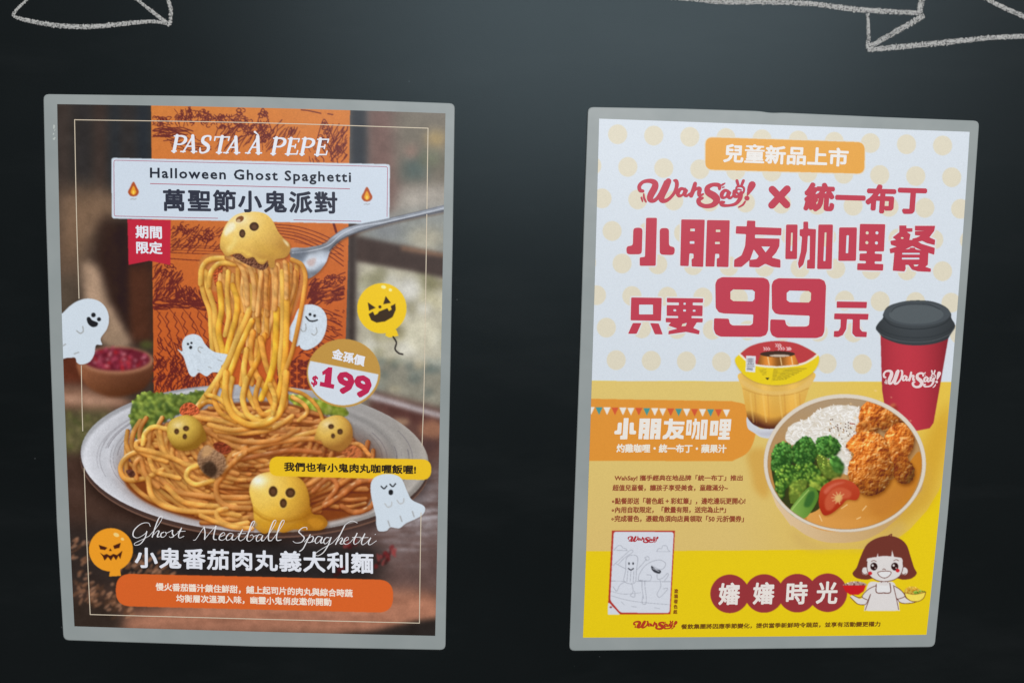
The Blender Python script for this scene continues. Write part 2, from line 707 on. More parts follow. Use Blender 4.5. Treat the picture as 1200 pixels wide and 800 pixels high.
# sheet outlines (photo pixels): corners and the slight bow of each edge
class Sheet:
    def __init__(self, tl, tr, br, bl, bow):
        self.c = [np.array(p, float) for p in (tl, tr, br, bl)]
        self.bow = bow   # top (dy), right (dx), bottom (dy), left (dx)

    def at(self, u, v):
        u, v = np.asarray(u, float), np.asarray(v, float)
        tl, tr, br, bl = self.c
        U, V = u[..., None], v[..., None]
        p = (tl * (1 - U) + tr * U) * (1 - V) + (bl * (1 - U) + br * U) * V
        bu, bv = 4 * u * (1 - u), 4 * v * (1 - v)
        t, r, b, l = self.bow
        p[..., 1] += bu * (t * (1 - v) + b * v)
        p[..., 0] += bv * (l * (1 - u) + r * u)
        return p

    def outline(self, n=12):
        e = np.linspace(0, 1, n, endpoint=False)
        z = np.zeros(n)
        return np.vstack([self.at(e, z), self.at(z + 1, e), self.at(1 - e, z + 1), self.at(z, 1 - e)])

    def vdir(self, u):
        d = self.at(np.array([u]), np.array([1.0]))[0] - self.at(np.array([u]), np.array([0.0]))[0]
        return d / d[1]


S1 = Sheet((67, 122.2), (522, 133), (510, 744.5), (87.2, 733.3), (-1.3, 0.4, 0.6, -2.8))
S2 = Sheet((702.1, 139.2), (1136.3, 154.7), (1085.7, 743.2), (683.1, 746.6), (0, 3.6, 0.6, 1.0))


def vd1(x):
    return S1.vdir((x - 75) / 440)


def vd2(x):
    return S2.vdir((x - 693) / 420)


def build_sheet(sheet, canvas, parent, nu=600, nv=846, depth=0.0018):
    canvas.finish()
    u, v = np.meshgrid(np.linspace(0, 1, nu + 1), np.linspace(0, 1, nv + 1))
    px = sheet.at(u.ravel(), v.ravel())
    w = W(px, depth)
    cols = albedo(canvas.sample(px))
    idx = np.arange((nu + 1) * (nv + 1)).reshape(nv + 1, nu + 1)
    quads = np.stack([idx[:-1, :-1], idx[1:, :-1], idx[1:, 1:], idx[:-1, 1:]], -1).reshape(-1, 4)
    me = bpy.data.meshes.new('printed_sheet')
    w = w - np.array(OFFSET[parent.name])
    nvert, nface = len(w), len(quads)
    me.vertices.add(nvert)
    me.vertices.foreach_set('co', w.astype(np.float32).ravel())
    me.loops.add(nface * 4)
    me.loops.foreach_set('vertex_index', quads.astype(np.int32).ravel())
    me.polygons.add(nface)
    me.polygons.foreach_set('loop_start', (np.arange(nface) * 4).astype(np.int32))
    me.update(calc_edges=True)
    me.materials.append(M_PRINT)
    a = me.color_attributes.new('Col', 'FLOAT_COLOR', 'POINT')
    c4 = np.ones((nvert, 4), np.float32)
    c4[:, :3] = cols
    a.data.foreach_set('color', c4.ravel())
    o = bpy.data.objects.new('printed_sheet', me)
    COL.objects.link(o)
    o.parent = parent
    OFFSET[o.name] = OFFSET[parent.name]
    return o


def poster(label, group, base_px):
    e = bpy.data.objects.new('poster', None)
    COL.objects.link(e)
    w = W([base_px], 0.0)[0]
    e.location = w
    e.empty_display_size = 0.05
    OFFSET[e.name] = tuple(w)
    e['label'] = label
    e['category'] = 'poster'
    e['group'] = group
    return e


def build_film(out_px, parent, thick=0.0016):
    """the laminate pouch: a thin plate with a softened front edge"""
    p = np.asarray(out_px, float)
    n = len(p)
    c = p.mean(0)
    inner = p + (c - p) / np.linalg.norm(c - p, axis=1)[:, None] * 0.9
    a, b, f = W(p, 0.00015), W(p, thick * 0.7), W(inner, thick)
    v = np.vstack([a, b, f])
    faces = []
    for i in range(n):
        j = (i + 1) % n
        faces.append((i, n + i, n + j, j))
        faces.append((n + i, 2 * n + i, 2 * n + j, n + j))
    faces.append(tuple(range(2 * n, 3 * n)))
    faces.append(tuple(reversed(range(n))))
    return mesh_obj('laminate_film', v, faces, M_FILM, parent)


# ------------------------------------------------------------------ the wall
def build_wall():
    x0, x1, z0, z1, t, r = -3.0, 3.0, -1.7, 1.5, 0.06, 0.006
    v = [(x0, 0, z0), (x1, 0, z0), (x1, 0, z1), (x0, 0, z1), (x0, t, z0), (x1, t, z0), (x1, t, z1), (x0, t, z1)]
    f = [(0, 1, 2, 3), (5, 4, 7, 6), (4, 0, 3, 7), (1, 5, 6, 2), (3, 2, 6, 7), (4, 5, 1, 0)]
    o = mesh_obj('wall', v, f, M_WALL)
    o['kind'] = 'structure'
    o['label'] = 'matt black chalkboard wall behind the two posters'
    OFFSET['wall'] = (0, 0, 0)
    return o


WALL = build_wall()


def chalk(px, w, seed):
    """a chalk stroke: ragged-edged ribbon with crumbly relief"""
    rs = np.random.RandomState(seed)
    px = np.asarray(px, float)
    w = np.broadcast_to(np.asarray(w, float), (len(px),)) * 1.03
    q = cr(np.column_stack([px, w]), False, 10) if len(px) > 2 else np.column_stack([px, w])
    seg = np.r_[0, np.cumsum(np.linalg.norm(np.diff(q[:, :2], axis=0), axis=1))]
    s = np.arange(0, seg[-1], 0.55)
    q = np.stack([np.interp(s, seg, q[:, k]) for k in range(3)], 1)
    p, ww = q[:, :2], q[:, 2]
    t = np.gradient(p, axis=0)
    t /= np.linalg.norm(t, axis=1)[:, None]
    nn = np.stack([-t[:, 1], t[:, 0]], 1)
    m = len(p)
    K = 5
    rows = []
    for k in range(K):
        off = (k / (K - 1) - 0.5)
        edge = abs(off) * 2
        jit = rs.normal(0, 0.04 + 0.08 * edge, m)
        pos = p + nn * (ww * (off + jit))[:, None]
        dep = 0.00012 + (1 - edge) * 0.00022 + rs.rand(m) * 0.00010
        rows.append(np.array([W(a, d)[0] for a, d in zip(pos, dep)]))
    v = np.vstack(rows)
    f = [(k * m + i, k * m + i + 1, (k + 1) * m + i + 1, (k + 1) * m + i) for k in range(K - 1) for i in range(m - 1)]
    return mesh_obj('chalk_line', v, f, M_CHALK, WALL)


zl, zr = Z(0, 0, 5), Z(800, 0, 3)
chalk(zl([(80, 98), (150, 118), (250, 138), (350, 152), (450, 158), (550, 156), (700, 143), (800, 132), (900, 128), (992, 140)]),
      [2.6, 4.2, 5.0, 5.2, 5.4, 5.2, 4.8, 4.4, 4.0, 3.2], 1)
chalk(zl([(80, 98), (84, 78), (105, 50), (165, -6), (260, -90)]), [3.6, 3.6, 3.2, 2.8, 2.8], 2)
chalk(zl([(700, -90), (800, -4), (900, 76), (996, 150)]), [3.2, 3.2, 4.0, 4.4], 3)
chalk(zl([(960, -90), (984, -5), (1002, 70), (994, 150)]), [4, 4, 4.2, 3.4], 4)
chalk(zr([(-120, -14), (40, -1), (150, 8), (300, 8), (450, 14), (600, 33), (700, 40), (838, 47)]), [4, 4.6, 5.2, 5.4, 5.4, 6, 5.6, 5], 5)
chalk(zr([(850, -60), (840, -5), (833, 46)]), [6, 6.6, 6.2], 6)
chalk(zr([(850, 55), (750, 112), (655, 166)]), [5.4, 6, 5.4], 7)
chalk(zr([(650, 48), (653, 100), (652, 172)]), [3.2, 3.6, 4.6], 8)
chalk(zr([(650, 176), (800, 162), (1000, 142), (1100, 132), (1300, 124)]), [5, 6, 5.6, 5.2, 5], 9)
chalk(zr([(1060, -8), (1130, 28), (1230, 72)]), [4.6, 5.2, 5], 10)

# ================================================================== poster 1: spaghetti
P1 = poster('laminated spaghetti poster with white cartoon ghosts and an orange centre column', 'laminated menu posters on the wall', (300, 755))
build_film(rrect([(51, 110.5), (170, 112.0), (300, 113.6), (420, 117.2), (533, 121.4), (530.5, 280), (527.5, 440), (524.5, 600), (522, 761),
                  (300, 757.0), (74.5, 749.5), (66.5, 610), (59.3, 420), (53.8, 250)], 6.5), P1)

C = Canvas(58, 116, 530, 752, 3, seed=7)
rs = C.rs
R = rgb


def bgpoly(p, c, soft=4, alpha=1.0):
    C.poly(p, c, alpha, soft)


# --- blurred table-top photograph
C.a[:] = R(62, 52, 47)
bgpoly([(50, 110), (190, 110), (190, 210), (50, 230)], R(50, 47, 45), 6)
for x, c in ((74, R(62, 54, 50)), (98, R(48, 46, 46)), (118, R(60, 50, 46)), (136, R(42, 46, 50)), (150, R(48, 46, 46)), (168, R(38, 44, 50))):
    bgpoly([(x - 8, 110), (x + 8, 110), (x + 9, 260), (x - 8, 260)], c, 4)
bgpoly([(60, 225), (95, 215), (140, 225), (150, 250), (112, 275), (98, 330), (62, 335)], R(98, 80, 66), 9)
bgpoly([(78, 232), (120, 228), (142, 240), (108, 268), (92, 300), (74, 300)], R(122, 98, 78), 7)
bgpoly([(118, 255), (150, 262), (182, 268), (182, 400), (140, 398), (122, 360), (112, 310)], R(52, 38, 34), 6)
bgpoly([(146, 312), (178, 312), (178, 400), (150, 400)], R(78, 48, 37), 4)
bgpoly([(137, 262), (149, 262), (152, 400), (140, 398)], R(46, 34, 32), 3)
bgpoly([(64, 325), (92, 322), (96, 420), (64, 420)], R(84, 73, 62), 6)
bgpoly([(96, 305), (115, 312), (126, 352), (154, 402), (140, 412), (112, 390), (98, 345)], R(172, 144, 120), 4)
bgpoly([(120, 350), (130, 370), (152, 404), (118, 404)], R(150, 126, 104), 4)
bgpoly([(60, 405), (100, 410), (108, 452), (60, 450)], R(92, 50, 38), 4)
bgpoly([(60, 450), (130, 456), (160, 474), (120, 484), (60, 480)], R(132, 98, 80), 4)
bgpoly([(72, 462), (110, 464), (148, 472), (110, 475), (72, 471)], R(172, 134, 112), 2.5)
bgpoly([(60, 483), (130, 480), (132, 520), (98, 540), (60, 530)], R(88, 84, 58), 6)
for _ in range(60):
    x, y = rs.uniform(66, 128), rs.uniform(484, 530)
    bgpoly(ell(x, y, rs.uniform(2, 5), rs.uniform(1.5, 3), rs.uniform(0, 3), 10), [R(104, 104, 62), R(70, 74, 46), R(122, 112, 78)][rs.randint(3)], 1.2, 0.7)
bgpoly([(60, 535), (100, 530), (150, 590), (270, 630), (300, 760), (60, 760)], R(74, 56, 49), 5)
# right side: window, flowers, sill
bgpoly([(405, 110), (535, 110), (535, 540), (405, 540)], R(120, 112, 104), 3)
bgpoly([(428, 120), (468, 120), (470, 260), (430, 250)], R(112, 88, 82), 8)
bgpoly([(462, 128), (530, 130), (530, 225), (468, 215)], R(112, 106, 94), 8)
bgpoly([(476, 180), (500, 180), (500, 212), (470, 210)], R(78, 92, 88), 6)
bgpoly(ell(511, 163, 12, 9), R(164, 142, 96), 5)
bgpoly(ell(482, 178, 9, 8), R(140, 116, 104), 4)
bgpoly(ell(505, 186, 14, 10), R(104, 108, 88), 5)
bgpoly([(470, 222), (530, 216), (530, 262), (462, 258), (464, 236)], R(164, 158, 148), 6)
bgpoly([(420, 255), (530, 240), (530, 302), (420, 282)], R(136, 140, 136), 6)
bgpoly(ell(500, 280, 22, 14), R(168, 164, 146), 6)
bgpoly(ell(452, 270, 18, 10), R(132, 136, 138), 5)
bgpoly([(410, 110), (430, 110), (430, 260), (410, 260)], R(48, 54, 60), 3)
bgpoly([(420, 300), (530, 316), (530, 430), (418, 430)], R(180, 176, 156), 4)
for _ in range(46):
    x, y = rs.uniform(424, 518), rs.uniform(318, 446)
    bgpoly(ell(x, y, rs.uniform(5, 14), rs.uniform(5, 12), 0, 16), [R(206, 204, 188), R(126, 124, 92), R(190, 184, 150), R(110, 104, 72), R(172, 172, 150), R(214, 214, 206)][rs.randint(6)], 3, 0.55)
bgpoly(ell(492, 392, 18, 20), R(206, 202, 178), 4, .9)
bgpoly(ell(478, 340, 14, 14), R(208, 208, 202), 4, .8)
bgpoly([(416, 276), (530, 300), (530, 328), (484, 318), (416, 306)], R(66, 54, 50), 1.6)
bgpoly([(470, 288), (530, 299), (530, 303), (470, 293)], R(128, 98, 78), 1.5)
bgpoly([(408, 255), (417, 258), (416, 420), (408, 420)], R(58, 50, 48), 1.6)
bgpoly([(430, 425), (530, 430), (530, 488), (430, 468)], R(138, 136, 122), 5)
for _ in range(18):
    x, y = rs.uniform(440, 518), rs.uniform(420, 466)
    bgpoly(ell(x, y, rs.uniform(4, 10), rs.uniform(3, 7), 0, 14), [R(142, 150, 140), R(170, 160, 132), R(92, 104, 100)][rs.randint(3)], 2.5, 0.6)
bgpoly([(432, 456), (530, 482), (530, 560), (432, 560)], R(94, 66, 60), 3)
bgpoly([(432, 460), (530, 488), (530, 494), (432, 467)], R(186, 180, 182), 1.8)
bgpoly([(440, 470), (530, 496), (530, 508), (470, 492)], R(86, 56, 52), 2)
bgpoly(ell(506, 503, 15, 11), R(150, 106, 84), 3)
bgpoly(ell(500, 522, 13, 8), R(82, 60, 58), 3)
bgpoly(ell(470, 494, 10, 4), R(160, 128, 104), 2)
# table in front
bgpoly([(420, 560), (530, 532), (530, 700), (300, 690), (330, 640)], R(100, 80, 76), 6)
for _ in range(260):   # wood grain sheen
    y = rs.uniform(548, 670)
    x0 = rs.uniform(440, 505) - (y - 600) * 0.2
    g = rs.uniform(0.2, 0.75) * math.exp(-((y - 600) / 46) ** 2)
    C.stroke([(x0, y), (x0 + rs.uniform(10, 40), y + rs.uniform(-1.5, 1.5))], rs.uniform(0.5, 1.4), R(186, 184, 190), g)
bgpoly([(60, 610), (180, 618), (300, 636), (450, 640), (450, 690), (60, 690)], R(54, 47, 45), 8)
bgpoly([(140, 628), (330, 634), (440, 642), (430, 680), (150, 670)], R(44, 42, 43), 6)
bgpoly([(250, 700), (480, 690), (520, 700), (520, 745), (80, 740), (140, 722)], R(176, 122, 98), 7)
for _ in range(90):
    y = rs.uniform(696, 738)
    x0 = rs.uniform(180, 470)
    C.stroke([(x0, y), (x0 + rs.uniform(20, 70), y - rs.uniform(0, 3))], rs.uniform(0.6, 2), [R(160, 110, 90), R(98, 64, 52)][rs.randint(2)], 0.28)
bgpoly([(390, 744), (440, 738), (490, 726), (530, 722), (530, 760), (380, 760)], R(48, 44, 43), 2.5)
bgpoly([(60, 700), (110, 700), (150, 722), (140, 745), (60, 745)], R(56, 48, 44), 6)
a0 = gblur(C.a, 1.5 * C.S)
C.a = a0
# wheat ears, softly out of focus
for _ in range(230):
    t = rs.rand()
    x, y = 80 + t * 122 + rs.normal(0, 6), 640 + t * 32 + rs.normal(0, 9)
    if rs.rand() < 0.45:
        x, y = 88 + t * 70 + rs.normal(0, 5), 690 + t * 22 + rs.normal(0, 8)
    bgpoly(ell(x, y, rs.uniform(2.5, 5.5), rs.uniform(1.2, 2.2), rs.uniform(-1.2, -0.2), 10), [R(150, 106, 80), R(106, 74, 56), R(82, 60, 48), R(172, 126, 98)][rs.randint(4)], 0.7, 0.62)
# dried chilli / petals at the right
for _ in range(26):
    x, y = [(411, 640), (455, 650), (446, 657), (395, 668), (460, 648)][rs.randint(5)]
    bgpoly(ell(x + rs.normal(0, 5), y + rs.normal(0, 4), rs.uniform(2, 6), rs.uniform(1.4, 3), rs.uniform(0, 3), 12), [R(120, 42, 44), R(86, 34, 38), R(150, 66, 66), R(60, 34, 34)][rs.randint(4)], 0.8, 0.7)
nz = C.noise(40, 4, 3)
C.a *= (1 + 0.10 * nz)[..., None]
# onion bowl
C.poly(cr([(92, 420), (100, 450), (125, 464), (150, 463), (172, 452), (180, 425), (140, 416)], True), lambda X, Y: R(112, 70, 50) + ((X - 137) / 45)[..., None] * R(-26, -18, -12) + ((440 - Y) / 30)[..., None] * R(30, 22, 18), 1, 0.9)
C.poly(ell(137, 422, 43, 16), R(166, 118, 90), 1, 0.9)
C.poly(ell(137, 421, 39, 13.5), R(104, 38, 50), 1, 0.8)
for _ in range(120):
    t, r = rs.uniform(0, 6.28), math.sqrt(rs.rand())
    x, y = 137 + 36 * r * math.cos(t), 420 + 11.5 * r * math.sin(t)
    C.poly(ell(x, y, rs.uniform(1.6, 4), rs.uniform(1, 2.2), rs.uniform(0, 3), 10), [R(140, 48, 66), R(176, 76, 96), R(108, 34, 48), R(204, 140, 150), R(92, 30, 40), R(186, 44, 50)][rs.randint(6)], 0.75, 0.6)
C.poly(ell(172, 404, 8, 5), R(78, 84, 46), 0.8, 2)

sl_, X_, Y_ = C.reg(np.array([(92, 404), (182, 466)]), 0)
C.a[sl_] = gblur(C.a[sl_], 1.1 * C.S)
# --- orange column with an etched landscape
oc = [(177, 110), (410.5, 110), (408, 300), (405, 400), (402, 480), (180.5, 480), (178.5, 300)]
C.poly(oc, lambda X, Y: R(204, 124, 60) + (np.clip((Y - 125) / 330, 0, 1))[..., None] * (R(188, 88, 44) - R(204, 124, 60)))
IN = R(102, 42, 40)


def inside_oc(x, y):
    return 178.5 < x < 408 - (y - 130) * 0.018 and y < 470


def line(pts, w=0.75, al=0.9, n=5):
    p = cr(pts, False, n) if len(pts) > 2 else np.asarray(pts, float)
    ok = [q for q in p if inside_oc(q[0], q[1])]
    if len(ok) > 1:
        C.stroke(ok, w * 1.32, IN, min(1, al * 1.08))


def hatch(x0, y0, x1, y1, n, ang, ln, w=0.7, jit=0.15, bend=0.2):
    for _ in range(n):
        x, y = rs.uniform(x0, x1), rs.uniform(y0, y1)
        a = ang + rs.normal(0, jit)
        l = ln * rs.uniform(0.5, 1.3)
        dx, dy = math.cos(a) * l / 2, math.sin(a) * l / 2
        b = rs.normal(0, bend) * l
        line([(x - dx, y - dy), (x - dy / l * b, y + dx / l * b), (x + dx, y + dy)], w * rs.uniform(0.7, 1.4), 0.85, 3)


def scribble(cx, cy, rx, ry, n, r=3.0):
    for _ in range(n):
        t, q = rs.uniform(0, 6.28), math.sqrt(rs.rand())
        x, y = cx + rx * q * math.cos(t), cy + ry * q * math.sin(t)
        a = rs.uniform(0, 6.28)
        pts = [(x + r * math.cos(a + k * 1.1) * rs.uniform(0.5, 1.1), y + r * 0.8 * math.sin(a + k * 1.1) * rs.uniform(0.5, 1.1)) for k in range(4)]
        line(pts, 0.75, 0.9, 4)


scribble(190, 142, 14, 6, 26); scribble(228, 137, 22, 9, 60); scribble(262, 142, 22, 9, 55); scribble(282, 140, 8, 12, 22)
hatch(180, 148, 215, 162, 34, 0.05, 26, .7, .05); hatch(196, 160, 240, 176, 16, 0.0, 22, .7, .05)
hatch(205, 128, 225, 146, 14, 1.4, 12); hatch(250, 148, 330, 172, 60, -0.9, 18)
scribble(308, 142, 6, 13, 26, 2.4); scribble(290, 150, 10, 9, 22); scribble(312, 158, 8, 8, 20)
line([(300, 150), (304, 136), (308, 127), (313, 138), (318, 152)], .8)
hatch(330, 152, 350, 160, 20, -1.1, 9, .6, .1)
scribble(381, 158, 6, 15, 34, 2.2)
line([(371, 166), (376, 148), (380, 140), (386, 150), (391, 166)], .8)
hatch(386, 150, 408, 188, 46, -0.95, 13, .7, .1); hatch(362, 166, 404, 190, 26, 1.3, 10, .7, .2)
line([(353, 129), (362, 130), (376, 133)], 1.0); line([(384, 133.5), (390, 134.5)], 1.0)
# under the banner: rocks left, hill lines right
scribble(212, 268, 9, 7, 14); scribble(232, 276, 18, 8, 34); hatch(202, 268, 262, 292, 60, -0.75, 12)
for k in range(4):
    line([(200, 287 + 3 * k), (225, 288 + 3 * k + rs.normal(0, .6)), (260, 289 + 3 * k)], .7, .6 if k < 3 else .9)
line([(200, 303), (230, 305), (262, 306)], .8)
for k in range(5):
    line([(322, 263 + 3.2 * k), (350, 266 + 4 * k), (380, 276 + 5 * k), (408, 292 + 6 * k)], .75, .85)
for k in range(3):
    line([(345, 275 + 8 * k), (375, 284 + 6 * k), (400, 284 + 7 * k)], .6, .6)
line([(391, 262), (394, 272)], 2.2)
# middle: bushes, dark band, furrows
hatch(180, 312, 188, 352, 30, -0.95, 12, .8); scribble(198, 318, 7, 9, 16); hatch(190, 318, 212, 352, 70, -0.95, 11, .8)
scribble(220, 345, 12, 6, 26); hatch(205, 338, 242, 354, 50, 1.25, 9, .8)
hatch(180, 352, 244, 362, 46, 0.05, 22, 1.0, .05)
for k in range(7):
    x = 186 + k * 9
    pts = []
    for j in range(16):
        y = 366 + j * 5.4
        pts.append((x + 3.0 * (-1) ** j * (0.5 + j / 24) + j * (0.3 + k * 0.32), y))
    line(pts, .8, .85, 1)
for k in range(5):
    line([(182 + k * 16, 361), (196 + k * 17, 382), (206 + k * 19, 420), (208 + k * 21, 455)], .7, .7)
hatch(180, 398, 250, 456, 90, 1.15, 9, .8, .25); hatch(180, 422, 238, 458, 110, -1.0, 10, .95, .25)
line([(365, 350), (378, 336), (394, 324), (407, 318)], .9)
scribble(390, 328, 14, 6, 26); hatch(362, 330, 374, 356, 40, -0.85, 12, .9); hatch(372, 334, 408, 354, 50, -0.35, 15, .8)
for k in range(7):
    line([(352, 358 + 9 * k), (378, 362 + 10 * k), (407, 374 + 11 * k)], .75, .85)
hatch(352, 362, 407, 440, 80, 0.35, 9, .8, .2)
hatch(330, 372, 372, 440, 44, -0.6, 10, .8, .2)
for i in range(9):
    for j in range(5):
        x, y = 328 + j * 8, 424 + i * 5
        a = 0.5 if (i + j) % 2 else -0.5
        for q in (-1.6, 0, 1.6):
            line([(x - 3, y + q - 3 * a), (x + 3, y + q + 3 * a)], .8, .9)
# --- frame line
fl = [(87.5, 140.5), (300, 144), (501.6, 150.4), (497, 440), (491.5, 729.5), (300, 724.8), (105.6, 719.5), (95.5, 440), (87.5, 140.5)]

# --- plate
PC = (298.5, 537.0)
C.poly(ell(300, 552, 204, 84, 0.03, 90), R(30, 24, 24), .55, 5)
C.poly(ell(PC[0], PC[1] + 5, 205, 88, 0.04, 90), R(112, 84, 72))
C.poly(ell(PC[0], PC[1] + 3, 205, 88, 0.04, 90), R(74, 58, 54))


def plate_col(X, Y):
    u, v = (X - PC[0]) / 205, (Y - PC[1]) / 88
    r = np.sqrt(u * u + v * v)
    th = np.arctan2(v, u)
    ring = np.sin(r * 62 + 1.2 * np.sin(th * 3)) * np.clip((r - 0.55) * 3, 0, 1) * np.clip((0.90 - r) * 10, 0, 1)
    lum = 0.72 - 0.10 * u + 0.05 * v - 0.12 * np.clip((0.93 - r) * 2, 0, 1) + 0.055 * ring
    lum += np.clip((r - 0.93) / 0.04, 0, 1) * 0.05
    lum *= 1 - 0.22 * np.clip((r - 0.975) / 0.025, 0, 1)
    c = lum[..., None] * np.array([0.98, 0.99, 1.02])
    warm = np.clip(u, 0, 1)[..., None]
    return np.clip(c * (1 - warm) + warm * lum[..., None] * np.array([1.0, 0.965, 0.92]), 0, 1)


C.poly(ell(PC[0], PC[1], 204, 86.5, 0.04, 90), plate_col)
for k in range(64):
    r0 = rs.uniform(.66, .91)
    t0 = rs.uniform(2.5, 3.9) if k % 2 else rs.uniform(-0.6, 0.9)
    tt = np.linspace(t0, t0 + rs.uniform(.3, 1.1), 16)
    C.stroke(np.stack([PC[0] + 204 * r0 * np.cos(tt), PC[1] + 86 * r0 * np.sin(tt)], 1), rs.uniform(.4, 1.2), R(110, 106, 112), rs.uniform(.25, .65))
C.poly(ell(300, 552, 158, 62, 0.02), R(86, 46, 30), .75, 9)

def blur_in(p, s):
    r_ = C.reg(np.asarray(p), 3)
    sl, X, Y = r_
    m = gblur(C.inside(np.asarray(p), X, Y).astype(float), 2)[..., None]
    C.a[sl] = C.a[sl] * (1 - m) + gblur(C.a[sl], s * C.S) * m


# --- greens
gp = cr(Z(30, 420, 4)([(490, 290), (505, 200), (560, 160), (650, 165), (740, 170), (820, 150), (860, 190), (800, 230), (720, 260), (640, 300), (580, 345), (520, 365)]), True)
C.poly(gp, R(74, 92, 38))
C.clump(gp, 320, 2.6, [R(106, 124, 56), R(82, 100, 46), R(128, 142, 66), R(62, 80, 40), R(118, 134, 58)], amp=.2)
blur_in(gp, 1.0)
gp2 = cr(Z(260, 420, 4)([(300, 175), (360, 170), (440, 190), (520, 205), (590, 245), (580, 270), (500, 262), (430, 250), (350, 220)]), True)
C.poly(gp2, R(120, 140, 40))
C.clump(gp2, 90, 2.2, [R(162, 174, 66), R(132, 148, 54), R(172, 180, 88)])
blur_in(gp2, 1.2)

# --- spaghetti
Y1, Y2, Y3, Y4 = R(238, 192, 100), R(230, 174, 92), R(214, 150, 84), R(188, 118, 70)


def mixc(a, b, t):
    return np.asarray(a) * (1 - t) + np.asarray(b) * t


heap = cr([(146, 560), (160, 530), (175, 505), (220, 488), (262, 474), (330, 472), (385, 490), (420, 520), (440, 550), (436, 578), (420, 600), (370, 612), (300, 616), (240, 610), (190, 596), (160, 580)], True)
C.poly(heap, R(140, 78, 36), 1, 1.2)


def heapx(y):
    t = np.clip((y - 476) / (612 - 476), 0, 1)
    l = np.interp(y, [474, 490, 508, 530, 560, 585, 600, 615], [262, 215, 178, 160, 146, 168, 198, 262])
    r = np.interp(y, [474, 490, 520, 550, 580, 600, 615], [336, 385, 420, 440, 436, 420, 350])
    return l, r


def heap_strand(xs, ys, w=None, sh=.5):
    mx = float(np.mean(xs))
    side = np.clip((mx - 210) / 190, 0, 1)
    c = mixc(mixc(Y2, Y3, rs.rand()), mixc(Y3, Y4, rs.uniform(.4, 1)), side)
    C.strand(cr(np.stack([xs, ys], 1), False, 5), w or rs.uniform(4.6, 5.8), c * rs.uniform(.88, 1.05), shadow=sh, dark=c * np.array([.66, .50, .40]))


C.poly(heap, R(128, 66, 34), 1, 1.5)
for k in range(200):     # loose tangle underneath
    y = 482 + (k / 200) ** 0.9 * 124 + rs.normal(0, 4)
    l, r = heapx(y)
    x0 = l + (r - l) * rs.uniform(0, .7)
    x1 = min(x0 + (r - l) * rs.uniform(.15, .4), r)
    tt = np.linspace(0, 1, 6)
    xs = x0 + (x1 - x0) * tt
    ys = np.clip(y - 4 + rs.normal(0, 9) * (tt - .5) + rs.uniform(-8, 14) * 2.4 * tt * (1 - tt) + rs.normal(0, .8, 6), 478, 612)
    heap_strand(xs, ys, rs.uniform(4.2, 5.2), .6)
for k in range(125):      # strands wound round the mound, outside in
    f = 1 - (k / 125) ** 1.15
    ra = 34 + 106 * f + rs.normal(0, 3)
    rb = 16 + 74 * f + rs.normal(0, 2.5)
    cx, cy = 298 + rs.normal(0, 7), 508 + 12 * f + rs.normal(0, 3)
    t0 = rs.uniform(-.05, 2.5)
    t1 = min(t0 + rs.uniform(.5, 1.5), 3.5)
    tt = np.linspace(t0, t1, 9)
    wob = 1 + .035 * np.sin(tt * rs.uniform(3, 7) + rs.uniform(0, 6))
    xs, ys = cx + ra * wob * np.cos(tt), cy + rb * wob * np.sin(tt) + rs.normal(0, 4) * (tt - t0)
    heap_strand(np.clip(xs, 148, 441), np.clip(ys, 478, 612), rs.uniform(4.8, 6.0), .5)

